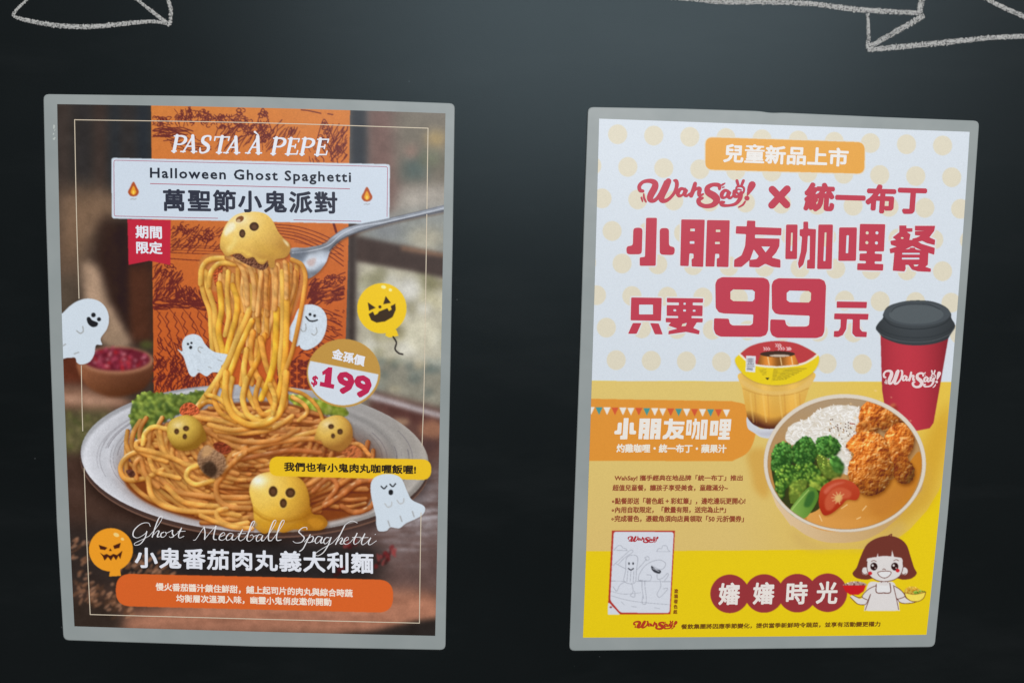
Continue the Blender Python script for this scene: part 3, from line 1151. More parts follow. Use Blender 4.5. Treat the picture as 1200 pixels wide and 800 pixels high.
z5, z6 = Z(30, 420, 4), Z(260, 420, 4)
hero = [
    (z5, [(640, 520), (560, 560), (470, 565), (445, 510), (480, 455), (560, 430), (640, 450)], 5.6, Y2),
    (z5, [(660, 480), (590, 460), (530, 430), (520, 395), (560, 380)], 5.4, Y2),
    (z5, [(550, 400), (560, 350), (600, 320), (660, 330)], 5.4, Y1),
    (z5, [(630, 340), (640, 400), (660, 450), (700, 470)], 5.0, Y2),
    (z5, [(520, 560), (510, 500), (540, 470), (560, 540), (620, 600)], 5.0, Y3),
    (z5, [(580, 470), (600, 520), (640, 540), (720, 560)], 5.2, Y2),
    (z5, [(520, 420), (600, 440), (700, 470), (760, 500), (810, 500)], 5.6, Y2),
    (z5, [(575, 560), (590, 640), (650, 690), (760, 715), (900, 720), (1000, 735)], 6.0, Y2),
    (z5, [(640, 570), (700, 620), (800, 640), (940, 650), (1040, 650)], 6.0, Y3),
    (z5, [(660, 600), (740, 670), (860, 690), (980, 690)], 6.0, Y2),
    (z5, [(880, 570), (800, 590), (755, 560), (765, 520), (810, 500)], 5.6, Y1),
    (z5, [(1030, 410), (960, 460), (935, 530), (895, 590), (905, 660), (960, 695), (1050, 700)], 6.2, Y3),
    (z5, [(1040, 770), (960, 780), (905, 750), (900, 715), (940, 705)], 6.0, Y2),
    (z5, [(820, 735), (880, 760), (980, 790), (1060, 795)], 5.4, Y2),
    (z5, [(840, 340), (960, 380), (1100, 390), (1240, 370), (1400, 330)], 5.4, Y2),
    (z5, [(820, 320), (920, 380), (1000, 420), (1120, 440)], 5.2, Y3),
    (z5, [(790, 275), (900, 290), (1000, 310), (1130, 315), (1240, 290)], 5.6, Y2),
    (z6, [(60, 455), (180, 410), (300, 385), (420, 375), (470, 390)], 5.6, Y3),
    (z6, [(40, 480), (200, 450), (330, 430), (460, 440)], 5.2, Y4),
    (z6, [(0, 540), (60, 480), (110, 440)], 5.6, Y3),
    (z6, [(560, 690), (620, 720), (690, 700), (720, 660)], 5.4, Y4),
    (z6, [(430, 620), (500, 560), (540, 600), (480, 680)], 5.0, Y4),
    (z6, [(480, 690), (560, 640), (640, 580), (700, 570)], 5.4, Y4),
    (z6, [(600, 400), (650, 440), (640, 480)], 5.0, Y4),
    (z6, [(560, 420), (640, 400), (690, 450)], 4.6, Y3),
    (z6, [(-10, 360), (120, 390), (260, 380), (360, 330)], 5.4, Y3),
    (z6, [(-30, 335), (100, 350), (230, 330), (330, 270)], 5.4, Y2),
    (z6, [(-60, 310), (60, 335), (200, 300), (290, 230), (300, 170)], 5.6, Y2),
    (z6, [(360, 290), (400, 250), (380, 210), (330, 180)], 4.6, Y2),
]
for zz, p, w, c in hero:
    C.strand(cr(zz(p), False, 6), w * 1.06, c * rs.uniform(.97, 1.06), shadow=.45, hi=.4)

# small ghosts tucked behind the lifted noodles
GW = R(204, 216, 226)
GK = R(38, 40, 44)
GG = R(160, 164, 164)
zg = Z(200, 320, 5.715)


def ghost(outline):
    o = cr(outline, True, 5)
    C.poly(o + np.array([.8, .9]), R(60, 40, 30), .25, .8)
    C.poly(o, GW)


def dot(p, r, c=None, ry=None):
    C.poly(ell(p[0], p[1], r, ry or r, 0, 18), GK if c is None else c)


g3 = zg([(900, 212), (960, 212), (1015, 240), (1045, 300), (1040, 380), (1010, 450), (960, 495), (905, 515), (872, 502), (862, 482), (842, 490), (800, 450), (778, 415), (800, 360), (825, 310), (855, 240)])
ghost(g3)
for p, r in (((934, 276), 10), ((964, 285), 9.5)):
    dot(zg([p])[0], r / 5.7)
C.stroke(cr(zg([(906, 292), (925, 315), (950, 322), (982, 314)])), 1.7, GK)
C.stroke(cr(zg([(975, 365), (980, 395), (962, 415), (944, 405)])), 1.2, GG)
C.stroke(cr(zg([(905, 340), (905, 380), (885, 390), (872, 375)])), 1.2, GG)
# fork
z4 = Z(260, 240, 4)
fk = cr(z4([(318, 212), (400, 200), (480, 182), (520, 148), (570, 112), (640, 92), (760, 68), (900, 36), (1060, -2), (1060, 28), (900, 62), (780, 90), (660, 124), (590, 150), (545, 178), (508, 218), (488, 270), (450, 318), (400, 346), (360, 320)]), True)
C.poly(fk + np.array([1, 1.6]), R(70, 40, 26), .4, 1.2)


def fork_col(X, Y):
    n = np.sin((X * 0.20 - Y * 0.55)) * 0.5 + 0.5
    lum = 0.62 - 0.22 * np.clip((X - 380) / 50, 0, 1) + 0.16 * np.sin((Y - 240 + (X - 260) * 0.24) * 0.22) + 0.04 * n
    return lum[..., None] * np.array([0.95, 1.0, 1.07])


C.poly(fk, fork_col)
C.stroke(cr(z4([(330, 226), (420, 215), (500, 190), (560, 140), (640, 104), (780, 78), (1050, 14)])), [.8, 1.5, 1.8, 1.8, 1.6, 1.4, 1.4] if False else 1.1, R(214, 220, 230), .7)
C.stroke(cr(z4([(505, 215), (545, 172), (620, 134), (780, 86), (1050, 26)])), 1.4, R(72, 70, 76), .8)
C.stroke(cr(z4([(470, 186), (520, 148), (580, 110), (660, 88), (780, 64), (1050, 2)])), .9, R(92, 92, 100), .7)
C.poly(cr(z4([(390, 240), (450, 220), (480, 225), (460, 280), (420, 310), (390, 290)]), True), R(212, 222, 232), .55, 1.6)
C.poly(cr(z4([(330, 225), (400, 215), (380, 270), (350, 262)]), True), R(92, 100, 112), .6, 1.6)
C.poly(cr(z4([(400, 262), (440, 250), (430, 285), (405, 285)]), True), R(186, 140, 124), .5, 1.2)

# lifted column of noodles, traced
zt_ = Z(188, 234, 2.964)
YB, YT, YO = R(236, 190, 92), R(220, 170, 102), R(224, 164, 76)


def lift(lst, hi=.4, sh=.34):
    for p, w, c in lst:
        c = np.asarray(c) * rs.uniform(.96, 1.04)
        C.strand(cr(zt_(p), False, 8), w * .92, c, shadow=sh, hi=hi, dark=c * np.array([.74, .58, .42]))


C.poly(cr(zt_([(140, 205), (200, 188), (300, 215), (440, 212), (498, 240), (502, 290), (478, 350), (446, 410), (310, 420), (262, 345), (170, 312), (138, 280)]), True), R(190, 122, 66), 1, 1)
for p, c in (([(185, 232), (222, 226), (228, 262), (206, 304), (188, 290)], R(172, 82, 46)), ([(240, 306), (268, 318), (266, 344), (248, 340)], R(150, 66, 42)), ([(462, 236), (486, 262), (474, 320), (454, 330)], R(160, 76, 46)), ([(352, 414), (384, 418), (378, 442), (352, 438)], R(140, 66, 46))):
    o = cr(zt_(p), True)
    C.relief(o, c * .7, c, np.clip(c * 1.3, 0, 1), 120, 4, 3)
lift([
    ([(340, 560), (352, 500), (358, 440), (352, 380)], 5, YO), ([(318, 640), (330, 560), (336, 480), (330, 400)], 6, YO), ([(378, 640), (388, 560), (392, 470), (388, 390)], 5.5, YO),
    ([(280, 640), (292, 560), (322, 470), (344, 400)], 6, YO),
    ([(300, 230), (300, 300), (312, 360), (322, 430)], 6, YT), ([(322, 230), (330, 300), (326, 370), (318, 440)], 6, YT),
    ([(345, 235), (350, 310), (342, 390), (330, 470)], 6, YT), ([(366, 235), (372, 320), (366, 400), (352, 480)], 6, YT), ([(388, 230), (396, 310), (392, 390), (372, 470)], 6, YT),
    ([(408, 225), (418, 310), (412, 390), (410, 440)], 6, YT), ([(452, 225), (452, 300), (440, 370)], 6, YT), ([(474, 232), (470, 300), (452, 370), (440, 420)], 6.5, YO),
])
lift([([(x + rs.normal(0, 3), y0), (x + rs.normal(0, 4), y0 + 60), (x + (350 - x) * .18 + rs.normal(0, 4), y0 + 130), (x + (350 - x) * .3, y0 + 190 + rs.uniform(0, 60))], rs.uniform(5, 6.6), [YT, R(208, 150, 82), R(226, 174, 96), YO][i % 4])
      for i, (x, y0) in enumerate([(206, 262), (228, 240), (252, 262), (270, 236), (284, 262), (256, 300), (300, 270), (376, 262), (452, 262), (466, 250), (420, 262), (340, 262)])], .4, .28)
lift([
    ([(142, 290), (152, 335), (172, 392), (176, 460), (182, 545)], 6.4, YB), ([(158, 250), (164, 305), (188, 385), (190, 470), (205, 545)], 7.2, YB),
    ([(204, 292), (212, 380), (202, 455), (218, 530)], 7.6, R(240, 190, 74)), ([(250, 298), (266, 345), (264, 402), (242, 480), (226, 560), (214, 645)], 7.6, R(238, 186, 72)),
    ([(236, 250), (232, 330), (238, 400), (225, 470)], 6.4, YB), ([(285, 400), (276, 450), (256, 520), (236, 600)], 6.6, YO),
])
g2 = zg([(45, 508), (78, 522), (76, 470), (100, 425), (150, 408), (200, 425), (235, 480), (290, 525), (390, 548), (385, 585), (340, 620), (335, 662), (280, 664), (240, 690), (190, 665), (160, 692), (128, 680), (105, 620), (85, 560)])
ghost(g2)
for p, r in (((116, 474), 8), ((139, 467), 7.5), ((134, 497), 11)):
    dot(zg([p])[0], r / 5.7)
C.stroke(cr(zg([(215, 500), (190, 495), (184, 515), (200, 532)])), 1.2, GG)
for p in ([(315, 580), (342, 588)], [(250, 625), (272, 634)], [(180, 645), (195, 655)]):
    C.stroke(zg(p), .8, GG)

lift([
    ([(312, 300), (318, 350), (300, 410), (266, 485), (236, 560), (200, 622), (152, 690), (128, 722)], 8.4, YB),
    ([(318, 420), (290, 480), (262, 548), (236, 620), (216, 690)], 7.4, R(240, 188, 76)),
    ([(322, 460), (312, 530), (330, 600), (366, 660), (396, 720)], 7.6, YO), ([(300, 520), (290, 590), (300, 660), (330, 720)], 7.2, YB),
    ([(362, 470), (340, 550), (306, 620), (286, 690)], 7.4, R(226, 164, 64)), ([(348, 480), (366, 570), (398, 650), (420, 700)], 7.2, YO),
    ([(404, 380), (402, 460), (398, 545), (376, 630), (350, 690)], 8.2, R(242, 192, 66)), ([(424, 250), (426, 360), (424, 470), (416, 570), (424, 650)], 7.4, YB),
    ([(438, 225), (440, 330), (438, 450), (432, 560), (414, 660), (390, 730)], 7.8, R(234, 178, 70)),
    ([(456, 208), (490, 226), (504, 270), (496, 340), (480, 430), (458, 525), (430, 605)], 5.8, YO),
])
lift([
    ([(250, 214), (228, 205), (172, 208), (144, 240), (140, 292)], 7, YB), ([(262, 224), (206, 222), (176, 252), (168, 300)], 6.6, YB),
    ([(232, 200), (276, 224), (298, 285), (302, 362)], 6.8, YT), ([(262, 206), (308, 236), (326, 300), (326, 380)], 6.6, YT),
    ([(352, 250), (344, 320), (336, 400)], 5.4, YT), ([(400, 236), (402, 310), (398, 380)], 6, R(224, 170, 98)), ([(372, 250), (366, 330), (372, 400)], 5.4, R(204, 146, 78)),
    ([(432, 215), (438, 270), (438, 340)], 6, YT),
], .5)
# swirl where the column meets the heap
lift([
    ([(128, 722), (170, 700), (230, 728), (300, 782), (380, 790)], 6, YO), ([(200, 640), (186, 690), (212, 742), (262, 770)], 6.4, YO),
    ([(440, 655), (500, 676), (544, 718), (566, 770)], 4.6, YO), ([(160, 676), (205, 692), (250, 730)], 6, YB),
    ([(250, 620), (240, 690), (270, 742), (330, 756), (380, 735)], 7, YB), ([(346, 620), (330, 690), (352, 742), (400, 746)], 6.6, YO),
    ([(300, 620), (286, 690), (306, 748), (356, 770), (404, 742)], 7.4, YB), ([(228, 600), (226, 676), (248, 742), (300, 778), (364, 776), (412, 742), (430, 676), (438, 600)], 8.2, R(238, 186, 84)),
    ([(380, 640), (398, 690), (392, 742)], 6.4, YB),
], .5, .45)

# meat, mushroom, tomato bits
mush = cr(z5([(805, 480), (815, 435), (850, 405), (885, 425), (930, 455), (938, 500), (920, 540), (880, 562), (830, 530)]), True)
C.poly(mush + np.array([1, 1.5]), R(70, 34, 20), .5, 1.2)
C.poly(mush, lambda X, Y: R(150, 112, 84) + ((Y - 536) / 18)[..., None] * R(-46, -40, -34) + ((X - 246) / 18)[..., None] * R(14, 8, 4))
C.relief(mush, R(92, 66, 48), R(146, 110, 84), R(196, 158, 122), 130, 8, 4, alpha=.6)
C.poly(cr(z5([(830, 500), (870, 480), (900, 520), (880, 552), (840, 540)]), True), R(50, 38, 32), .8, 1.2)
C.poly(cr(z5([(840, 410), (880, 420), (860, 455), (825, 460)]), True), R(206, 160, 108), .7, 1)
for px_, c in ((z5([(725, 230), (760, 205), (800, 220), (815, 255), (770, 268), (728, 262)]), R(190, 92, 58)),
               (z5([(880, 400), (920, 390), (965, 420), (940, 450), (895, 430)]), R(134, 62, 42)),
               (z5([(470, 525), (500, 520), (515, 545), (490, 555)]), R(96, 60, 50)),
               (z6([(560, 430), (600, 400), (650, 430), (640, 460), (590, 465)]), R(176, 100, 60))):
    o = cr(px_, True)
    C.poly(o, c)
    C.relief(o, c * .72, c, np.clip(c * 1.25, 0, 1), 90, 4, 2.5)
patty = cr(Z(220, 230, 7.275)([(380, 505), (450, 490), (560, 515), (680, 560), (690, 590), (640, 630), (560, 605), (480, 570)]), True)
C.poly(patty, R(104, 62, 46))
C.relief(patty, R(70, 38, 28), R(112, 68, 50), R(150, 104, 78), 150, 5, 5)

# cheese ghosts
CB, CD, CLt = R(228, 190, 98), R(182, 134, 62), R(240, 216, 144)


def eyes(lst, rim=True):
    for x, y, rx, ry in lst:
        if rim:
            C.poly(ell(x - .2, y + .4, rx + .7, ry + .7), R(244, 214, 130), .6)
        C.poly(ell(x, y, rx, ry), R(74, 50, 32))
        C.poly(ell(x + .2, y + .4, rx * .55, ry * .55), R(102, 72, 52), .8)


zc = Z(220, 230, 7.275)
c0 = cr(zc([(275, 430), (285, 340), (330, 235), (400, 165), (480, 138), (580, 132), (660, 150), (722, 205), (770, 300), (820, 360), (866, 402), (872, 470), (830, 522), (748, 540), (742, 595), (715, 612), (690, 592), (682, 545), (645, 580), (600, 568), (560, 520), (500, 530), (450, 490), (400, 490), (330, 510), (296, 470)]), True, 6)
C.poly(c0 + np.array([.8, 1.6]), R(80, 40, 20), .45, 1.2)
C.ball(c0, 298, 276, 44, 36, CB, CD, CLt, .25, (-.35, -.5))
C.poly(cr(zc([(310, 300), (350, 230), (400, 230), (400, 280), (350, 320), (320, 340)]), True), R(244, 240, 220), .75, 1.2)
C.poly(cr(zc([(330, 440), (380, 390), (400, 330), (420, 380), (380, 450), (350, 480)]), True), R(240, 216, 130), .7, 1.4)
C.poly(cr(zc([(810, 365), (850, 395), (860, 430), (830, 400)]), True), R(246, 238, 204), .8, .7)
C.poly(cr(zc([(330, 470), (400, 470), (470, 475), (520, 510), (560, 505), (600, 555), (640, 560), (690, 530), (640, 540), (590, 520), (540, 490), (460, 455)]), True), R(240, 206, 96), .6, .9)
C.poly(cr(zc([(560, 400), (700, 420), (840, 480), (740, 525), (640, 500)]), True), R(206, 164, 70), .5, 3)
eyes([(*zc([(566, 258)])[0], 5.5, 5.2), (*zc([(465, 318)])[0], 3.7, 5.0)])
C.poly(ell(*zc([(445, 198)])[0], 5.8, 4.2, -.5), R(246, 228, 178))
C.poly(ell(*zc([(444, 196)])[0], 5.2, 3.4, -.5), R(126, 78, 44))
C.poly(ell(*zc([(432, 210)])[0], 2.6, 2.0, -.5), R(206, 186, 150), .8)

b1 = cr(z5([(662, 345), (675, 295), (720, 270), (770, 266), (815, 295), (840, 340), (848, 380), (825, 395), (800, 420), (750, 432), (710, 425), (680, 395)]), True)
C.poly(b1 + np.array([.8, 1.5]), R(80, 44, 20), .5, 1.4)
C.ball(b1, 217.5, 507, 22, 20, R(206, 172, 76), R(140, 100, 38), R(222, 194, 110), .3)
eyes([(30 + 708 / 4, 420 + 341 / 4, 2.9, 3.4), (30 + 752 / 4, 420 + 327 / 4, 3.6, 3.2), (30 + 746 / 4, 420 + 365 / 4, 2.6, 3.2)], False)
b2 = cr(z6([(440, 350), (460, 300), (510, 270), (560, 268), (600, 300), (614, 350), (600, 400), (565, 430), (530, 430), (480, 410), (465, 385), (435, 380)]), True)
C.poly(b2 + np.array([.8, 1.5]), R(80, 44, 20), .5, 1.4)
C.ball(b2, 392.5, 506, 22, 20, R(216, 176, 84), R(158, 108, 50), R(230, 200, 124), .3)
eyes([(260 + 512 / 4, 420 + 318 / 4, 3.4, 3.0), (260 + 554 / 4, 420 + 342 / 4, 3.3, 3.4), (260 + 521 / 4, 420 + 362 / 4, 2.4, 2.9)], False)
b3 = cr(z6([(128, 620), (145, 565), (195, 535), (270, 528), (340, 545), (385, 580), (408, 640), (420, 720), (470, 735), (496, 770), (470, 800), (400, 806), (340, 800), (290, 815), (240, 800), (200, 820), (155, 790), (150, 745), (145, 690)]), True)
C.poly(b3 + np.array([1, 2]), R(70, 36, 16), .5, 1.8)
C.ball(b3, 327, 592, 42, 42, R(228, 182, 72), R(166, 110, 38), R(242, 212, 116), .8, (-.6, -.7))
C.stroke(cr(z6([(146, 700), (200, 742), (280, 756), (360, 742), (416, 706)])), 5, R(176, 116, 30), .22)
C.stroke(cr(z6([(150, 716), (205, 752), (280, 764), (360, 752), (420, 722)])), 2.4, R(150, 92, 24), .35)
C.poly(cr(z6([(400, 760), (440, 745), (480, 770), (440, 796)]), True), R(204, 140, 46), .7, 1.2)
C.poly(cr(z6([(150, 740), (200, 760), (240, 750), (300, 780), (380, 760), (400, 790), (300, 800), (200, 800)]), True), R(206, 146, 36), .5, 2)
eyes([(260 + 240 / 4, 420 + 622 / 4, 5.2, 6.3), (260 + 321 / 4, 420 + 628 / 4, 5.8, 5.8), (260 + 288 / 4, 420 + 677 / 4, 4.2, 5.5)])
C.poly(ell(298, 614, 3, 3), R(150, 140, 140), .7, .8)

blur_in(heap, .32)
nz = C.noise(90, 3, 9)
C.a *= (1 + 0.03 * nz)[..., None]
C.a *= (1 + 0.02 * C.rs.randn(C.H // 3 + 1, C.Wd // 3 + 1).repeat(3, 0).repeat(3, 1)[:C.H, :C.Wd])[..., None]
C.a = np.clip(C.a, 0, 1)
# --- title banner (drawn under the cheese head, so the head is laid over it again)
C0SAVE = C.reg(c0, 1)
sv = C.a.copy()
ban = rrect([(130.6, 185), (457, 192.6), (456.3, 263), (131, 256)], 3.2)
C.poly(ban, R(201, 213, 225))
bi = rrect([(133.4, 187.8), (454.2, 195.4), (453.5, 260), (133.8, 253.2)], 2.6)
for cx, cy in ((156.4, 222), (430, 228)):
    C.poly(cr([(cx, cy - 9), (cx + 4.2, cy - 2), (cx + 6.4, cy + 3), (cx + 4, cy + 7.3), (cx, cy + 8.2), (cx - 4, cy + 7.3), (cx - 6.4, cy + 3), (cx - 4.2, cy - 2)], True), R(172, 84, 48))
    C.poly(cr([(cx, cy - 4), (cx + 2.6, cy + 1), (cx + 3, cy + 4), (cx, cy + 6.6), (cx - 3, cy + 4), (cx - 2.6, cy + 1)], True), R(228, 160, 50))
    C.poly(ell(cx, cy + 3.4, 1.2, 2.2), R(244, 206, 90))
    C.stroke([(cx - 3.4, cy + 11.6), (cx - 1, cy + 11), (cx + 1, cy + 11.8), (cx + 3.2, cy + 10.8)], .7, R(150, 150, 152))
for o in (fk, c0):   # fork and cheese head overlap the banner's lower edge
    r_ = C.reg(o, 1)
    sl, X, Y = r_
    m = C.inside(o, X, Y)
    C.a[sl][m] = sv[sl][m]
# ribbon
C.poly([(149.4, 256.8), (200, 258), (199.5, 310.6), (175, 305.5), (150.6, 310.4)], R(188, 44, 64))

# --- flat stickers: ghosts, balloons, price, pills
z3 = Z(30, 240, 4)
g1 = z3([(150, 512), (172, 508), (205, 476), (245, 450), (292, 439), (342, 450), (376, 482), (391, 530), (382, 580), (352, 625), (358, 655), (330, 658), (322, 700), (300, 735), (262, 748), (240, 738), (232, 716), (200, 716), (150, 704)])
ghost(g1)
for p, r in (((318, 516), 11), ((344, 536), 9.5)):
    dot(z3([p])[0], r / 4)
C.poly(cr(z3([(287, 530), (300, 526), (312, 540), (338, 552), (334, 568), (312, 572), (292, 555)]), True), GK)
C.stroke(cr(z3([(240, 590), (256, 602), (270, 592), (268, 570)])), 1.4, GG)
for p in ([(176, 660), (188, 652)], [(228, 698), (250, 690)]):
    C.stroke(z3(p), 1.3, GG)
yp = rrect([(316, 534.3), (505.6, 538), (505.2, 562.3), (315, 557.2)], 11.5, 8)
C.poly(yp, R(231, 190, 44))
g4 = z6([(697, 620), (703, 572), (735, 547), (790, 540), (840, 560), (870, 625), (892, 662), (945, 688), (952, 712), (936, 735), (905, 752), (862, 772), (832, 794), (790, 790), (772, 806), (736, 808), (724, 780), (722, 740), (710, 690)])
ghost(g4)
for cx, cy in ((760, 601), (801, 591)):
    C.stroke(cr(z6([(cx - 13, cy - 3), (cx, cy + 8), (cx + 13, cy - 5)])), 1.5, GK)
dot(z6([(792, 626)])[0], 2.8, None, 3.2)
for cx, cy in ((781, 683), (838, 667)):
    C.stroke(cr(z6([(cx - 17, cy - 4), (cx - 4, cy + 12), (cx + 13, cy + 6), (cx + 15, cy - 12)])), 1.5, R(184, 188, 190))
for cx, cy in ((897, 728), (840, 750), (783, 772)):
    C.stroke(z6([(cx - 4, cy - 12), (cx + 4, cy + 12)]), 1.7, R(170, 174, 176))

BY, BK = R(234, 196, 40), R(62, 48, 34)
C.poly(z4([(775, 580), (766, 612), (785, 622), (828, 613), (818, 585)]), BY)
C.poly(ell(447.5, 361.2, 29, 29.5), BY)
for p in ([(684, 457), (721, 482), (690, 496)], [(768, 427), (792, 459), (756, 466)],
          [(688, 512), (708, 500), (716, 517), (731, 509), (736, 500), (776, 484), (783, 498), (796, 490), (791, 475), (813, 463), (815, 492), (800, 526), (765, 546), (725, 552), (700, 540)]):
    C.poly(z4(p), BK)
dot(z4([(741, 478)])[0], 1.8, BK)
C.poly(ell(*z4([(758, 385)])[0], 3, 2, .2), R(246, 232, 160))
C.poly(ell(*z4([(790, 399)])[0], 2, 1.7), R(246, 232, 160))
C.stroke(cr(z4([(803, 618), (818, 645), (812, 675), (828, 694), (848, 700)])), 1.9, R(48, 44, 42))
OB = R(234, 156, 48)
C.poly(z7 := Z(30, 590, 4)([(398, 300), (391, 340), (447, 337), (442, 300)]), OB)
C.poly(ell(130, 643.8, 25.8, 25.4), OB)
z7 = Z(30, 590, 4)
for p in ([(343, 192), (384, 205), (372, 216), (350, 213)], [(411, 196), (446, 182), (440, 206), (416, 211)],
          [(348, 228), (366, 240), (380, 234), (396, 243), (412, 234), (428, 240), (454, 219), (444, 258), (436, 242), (424, 264), (412, 246), (400, 266), (386, 248), (370, 266), (362, 246)]):
    C.poly(z7(p), R(74, 40, 22))
C.poly(z7([(397, 208), (404, 220), (391, 220)]), R(74, 40, 22))
C.poly(ell(*z7([(425, 145)])[0], 3.5, 2.2, .4), R(248, 206, 130))
C.poly(ell(*z7([(454, 165)])[0], 2, 1.6, .4), R(248, 206, 130))

GO = R(188, 146, 72)
C.poly(ell(402.6, 437, 43.2, 40), GO)
inner = ell(402.2, 436.4, 41.2, 38.2, 0, 120)
m = np.array([(p[1] - 422) * (443 - 365) - (p[0] - 365) * (437.8 - 421.5) > 0 for p in inner])
lowp = inner[m]
i0 = np.argmax(np.linalg.norm(np.diff(np.vstack([lowp, lowp[:1]]), axis=0), axis=1))
C.poly(np.roll(lowp, -(i0 + 1), 0), R(207, 216, 226))
op = rrect([(136, 671.6), (461, 679), (460.5, 717.6), (135.5, 709.6)], 18, 10)
C.poly(op, R(213, 101, 50))
C.a = np.clip(C.a, 0, 1)
SH1 = build_sheet(S1, C, P1)
k = Ink(0.00166)
for x_, y_, r1, r2 in ((63.2, 148.5, 1.3, 2.4), (62.8, 157, .9, 1.2), (63.6, 162.6, 1.6, 1.8), (64.4, 152.6, .6, 1.4)):
    k.poly(cr(ell(x_, y_, r1, r2, .3, 7) + rs.normal(0, .25, (7, 2)), True, 3), R(176, 184, 180))
k.build('glue_fleck', P1)

# --- fine rules
k = Ink()
FR = R(206, 194, 172)
for s in ([(87.5, 140.5), (300, 144), (501.6, 150.4)], [(87.4, 140), (89.6, 250), (92.6, 350)], [(95.3, 428), (96, 470), (97.0, 505)], [(98.6, 548), (102, 640), (105.7, 720)],
          [(105.2, 719.5), (300, 724.8), (492, 729.6)], [(501.6, 150), (500.3, 245)], [(500.2, 251), (497.2, 440), (494.6, 522)], [(493.4, 600), (492.4, 660), (491.5, 730)]):
    k.ribbon(s, .95, FR)
k.build('frame_line', SH1)
k = Ink()
cut = [p for p in np.vstack([bi, bi[:1]])]
bl_ = np.array(cut)
for a_, b_ in zip(bl_[:-1], bl_[1:]):
    n_ = max(2, int(np.linalg.norm(b_ - a_) / 3))
    q_ = a_ + (b_ - a_) * np.linspace(0, 1, n_)[:, None]
    run = []
    for pt in q_:
        hid = (258 < pt[0] < 341 and pt[1] > 245) or (pt[0] > 424 and pt[1] > 255)
        if not hid:
            run.append(pt)
    if len(run) > 1 and not (run[0][0] > 341 > 258 > run[-1][0]):
        k.ribbon(run, .7, R(176, 104, 124), smooth=False)
    elif len(run) > 1:
        lo_ = [p for p in run if p[0] <= 258]
        hi_ = [p for p in run if p[0] >= 341]
        for r2 in (lo_, hi_):
            if len(r2) > 1:
                k.ribbon(r2, .7, R(176, 104, 124), smooth=False)
k.ribbon([(176, 215.2), (410, 221.3)], .75, R(180, 92, 110), smooth=False)
k.build('banner_line', SH1)

# --- lettering
WH = R(222, 226, 234)
k = Ink()
# PASTA A PEPE: slanted serif capitals drawn with a broad pen


def serif_letter(ink, ch, x, y, w, h, col, sl=0.2):
    def T(pts):
        p = np.asarray(pts, float)
        return np.stack([x + p[:, 0] * w + sl * h * (1 - p[:, 1]) - sl * h * .5, y + p[:, 1] * h], 1)
    th, hn = h * 0.205, h * 0.085

    def seg(a, b, t):
        ink.ribbon(T([a, b]), t, col, smooth=False)

    def ser(cx, yy, l=.17):
        seg((cx - l, yy), (cx + l, yy), hn)
    if ch == 'P':
        seg((.24, 0), (.24, 1), th); ser(.24, .97); seg((.04, .03), (.5, .03), hn)
        ink.ribbon(T([(.28, .03), (.62, .03), (.90, .14), (.92, .36), (.68, .53), (.30, .54)]), [hn, hn * 1.4, th * .9, th * .95, hn * 1.4, hn], col)
    elif ch == 'A':
        seg((.56, .02), (.14, 1), hn * 1.2); seg((.54, 0), (.80, 1), th)
        seg((.30, .64), (.70, .64), hn); ser(.12, .97, .14); ser(.82, .97, .17)
    elif ch == 'S':
        ink.ribbon(T([(.84, .26), (.80, .07), (.52, .02), (.24, .12), (.24, .34), (.52, .48), (.78, .62), (.80, .84), (.52, .98), (.22, .95), (.12, .72)]),
                   [hn, hn * 1.4, hn * 1.2, th * .8, th * .95, th * 1.1, th * .95, th * .8, hn * 1.2, hn * 1.4, hn], col)
    elif ch == 'T':
        seg((.5, 0), (.5, 1), th); seg((.04, .03), (.98, .03), hn); seg((.06, .02), (.05, .24), hn); seg((.97, .02), (.95, .24), hn); ser(.5, .97)
    elif ch == 'E':
        seg((.24, 0), (.24, 1), th); seg((.04, .03), (.84, .03), hn); seg((.04, .97), (.86, .97), hn); seg((.24, .49), (.66, .49), hn)
        seg((.84, .02), (.82, .22), hn); seg((.88, .98), (.90, .76), hn); seg((.66, .38), (.66, .60), hn)


zt1, zt2 = Z(130, 120, 7.275), Z(280, 120, 7.275)
for ch, cx, zz, yt, yb in (('P', 580, zt1, 284, 420), ('A', 678, zt1, 286, 424), ('S', 805, zt1, 284, 432), ('T', 935, zt1, 292, 432), ('A', 1045, zt1, 296, 434),
                           ('A', 140, zt2, 292, 436), ('P', 335, zt2, 303, 442), ('E', 462, zt2, 308, 445), ('P', 580, zt2, 308, 446), ('E', 712, zt2, 312, 450)):
    c_ = zz([(cx, yt), (cx, yb)])
    wd = {'P': 15.5, 'A': 18.5, 'S': 14, 'T': 18, 'E': 16}[ch]
    serif_letter(k, ch, c_[0, 0] - wd / 2, c_[0, 1], wd, c_[1, 1] - c_[0, 1], WH)
k.ribbon(zt2([(135, 252), (172, 284)]), [2.4, .8], WH, smooth=False)
k.build('heading_lettering', SH1)

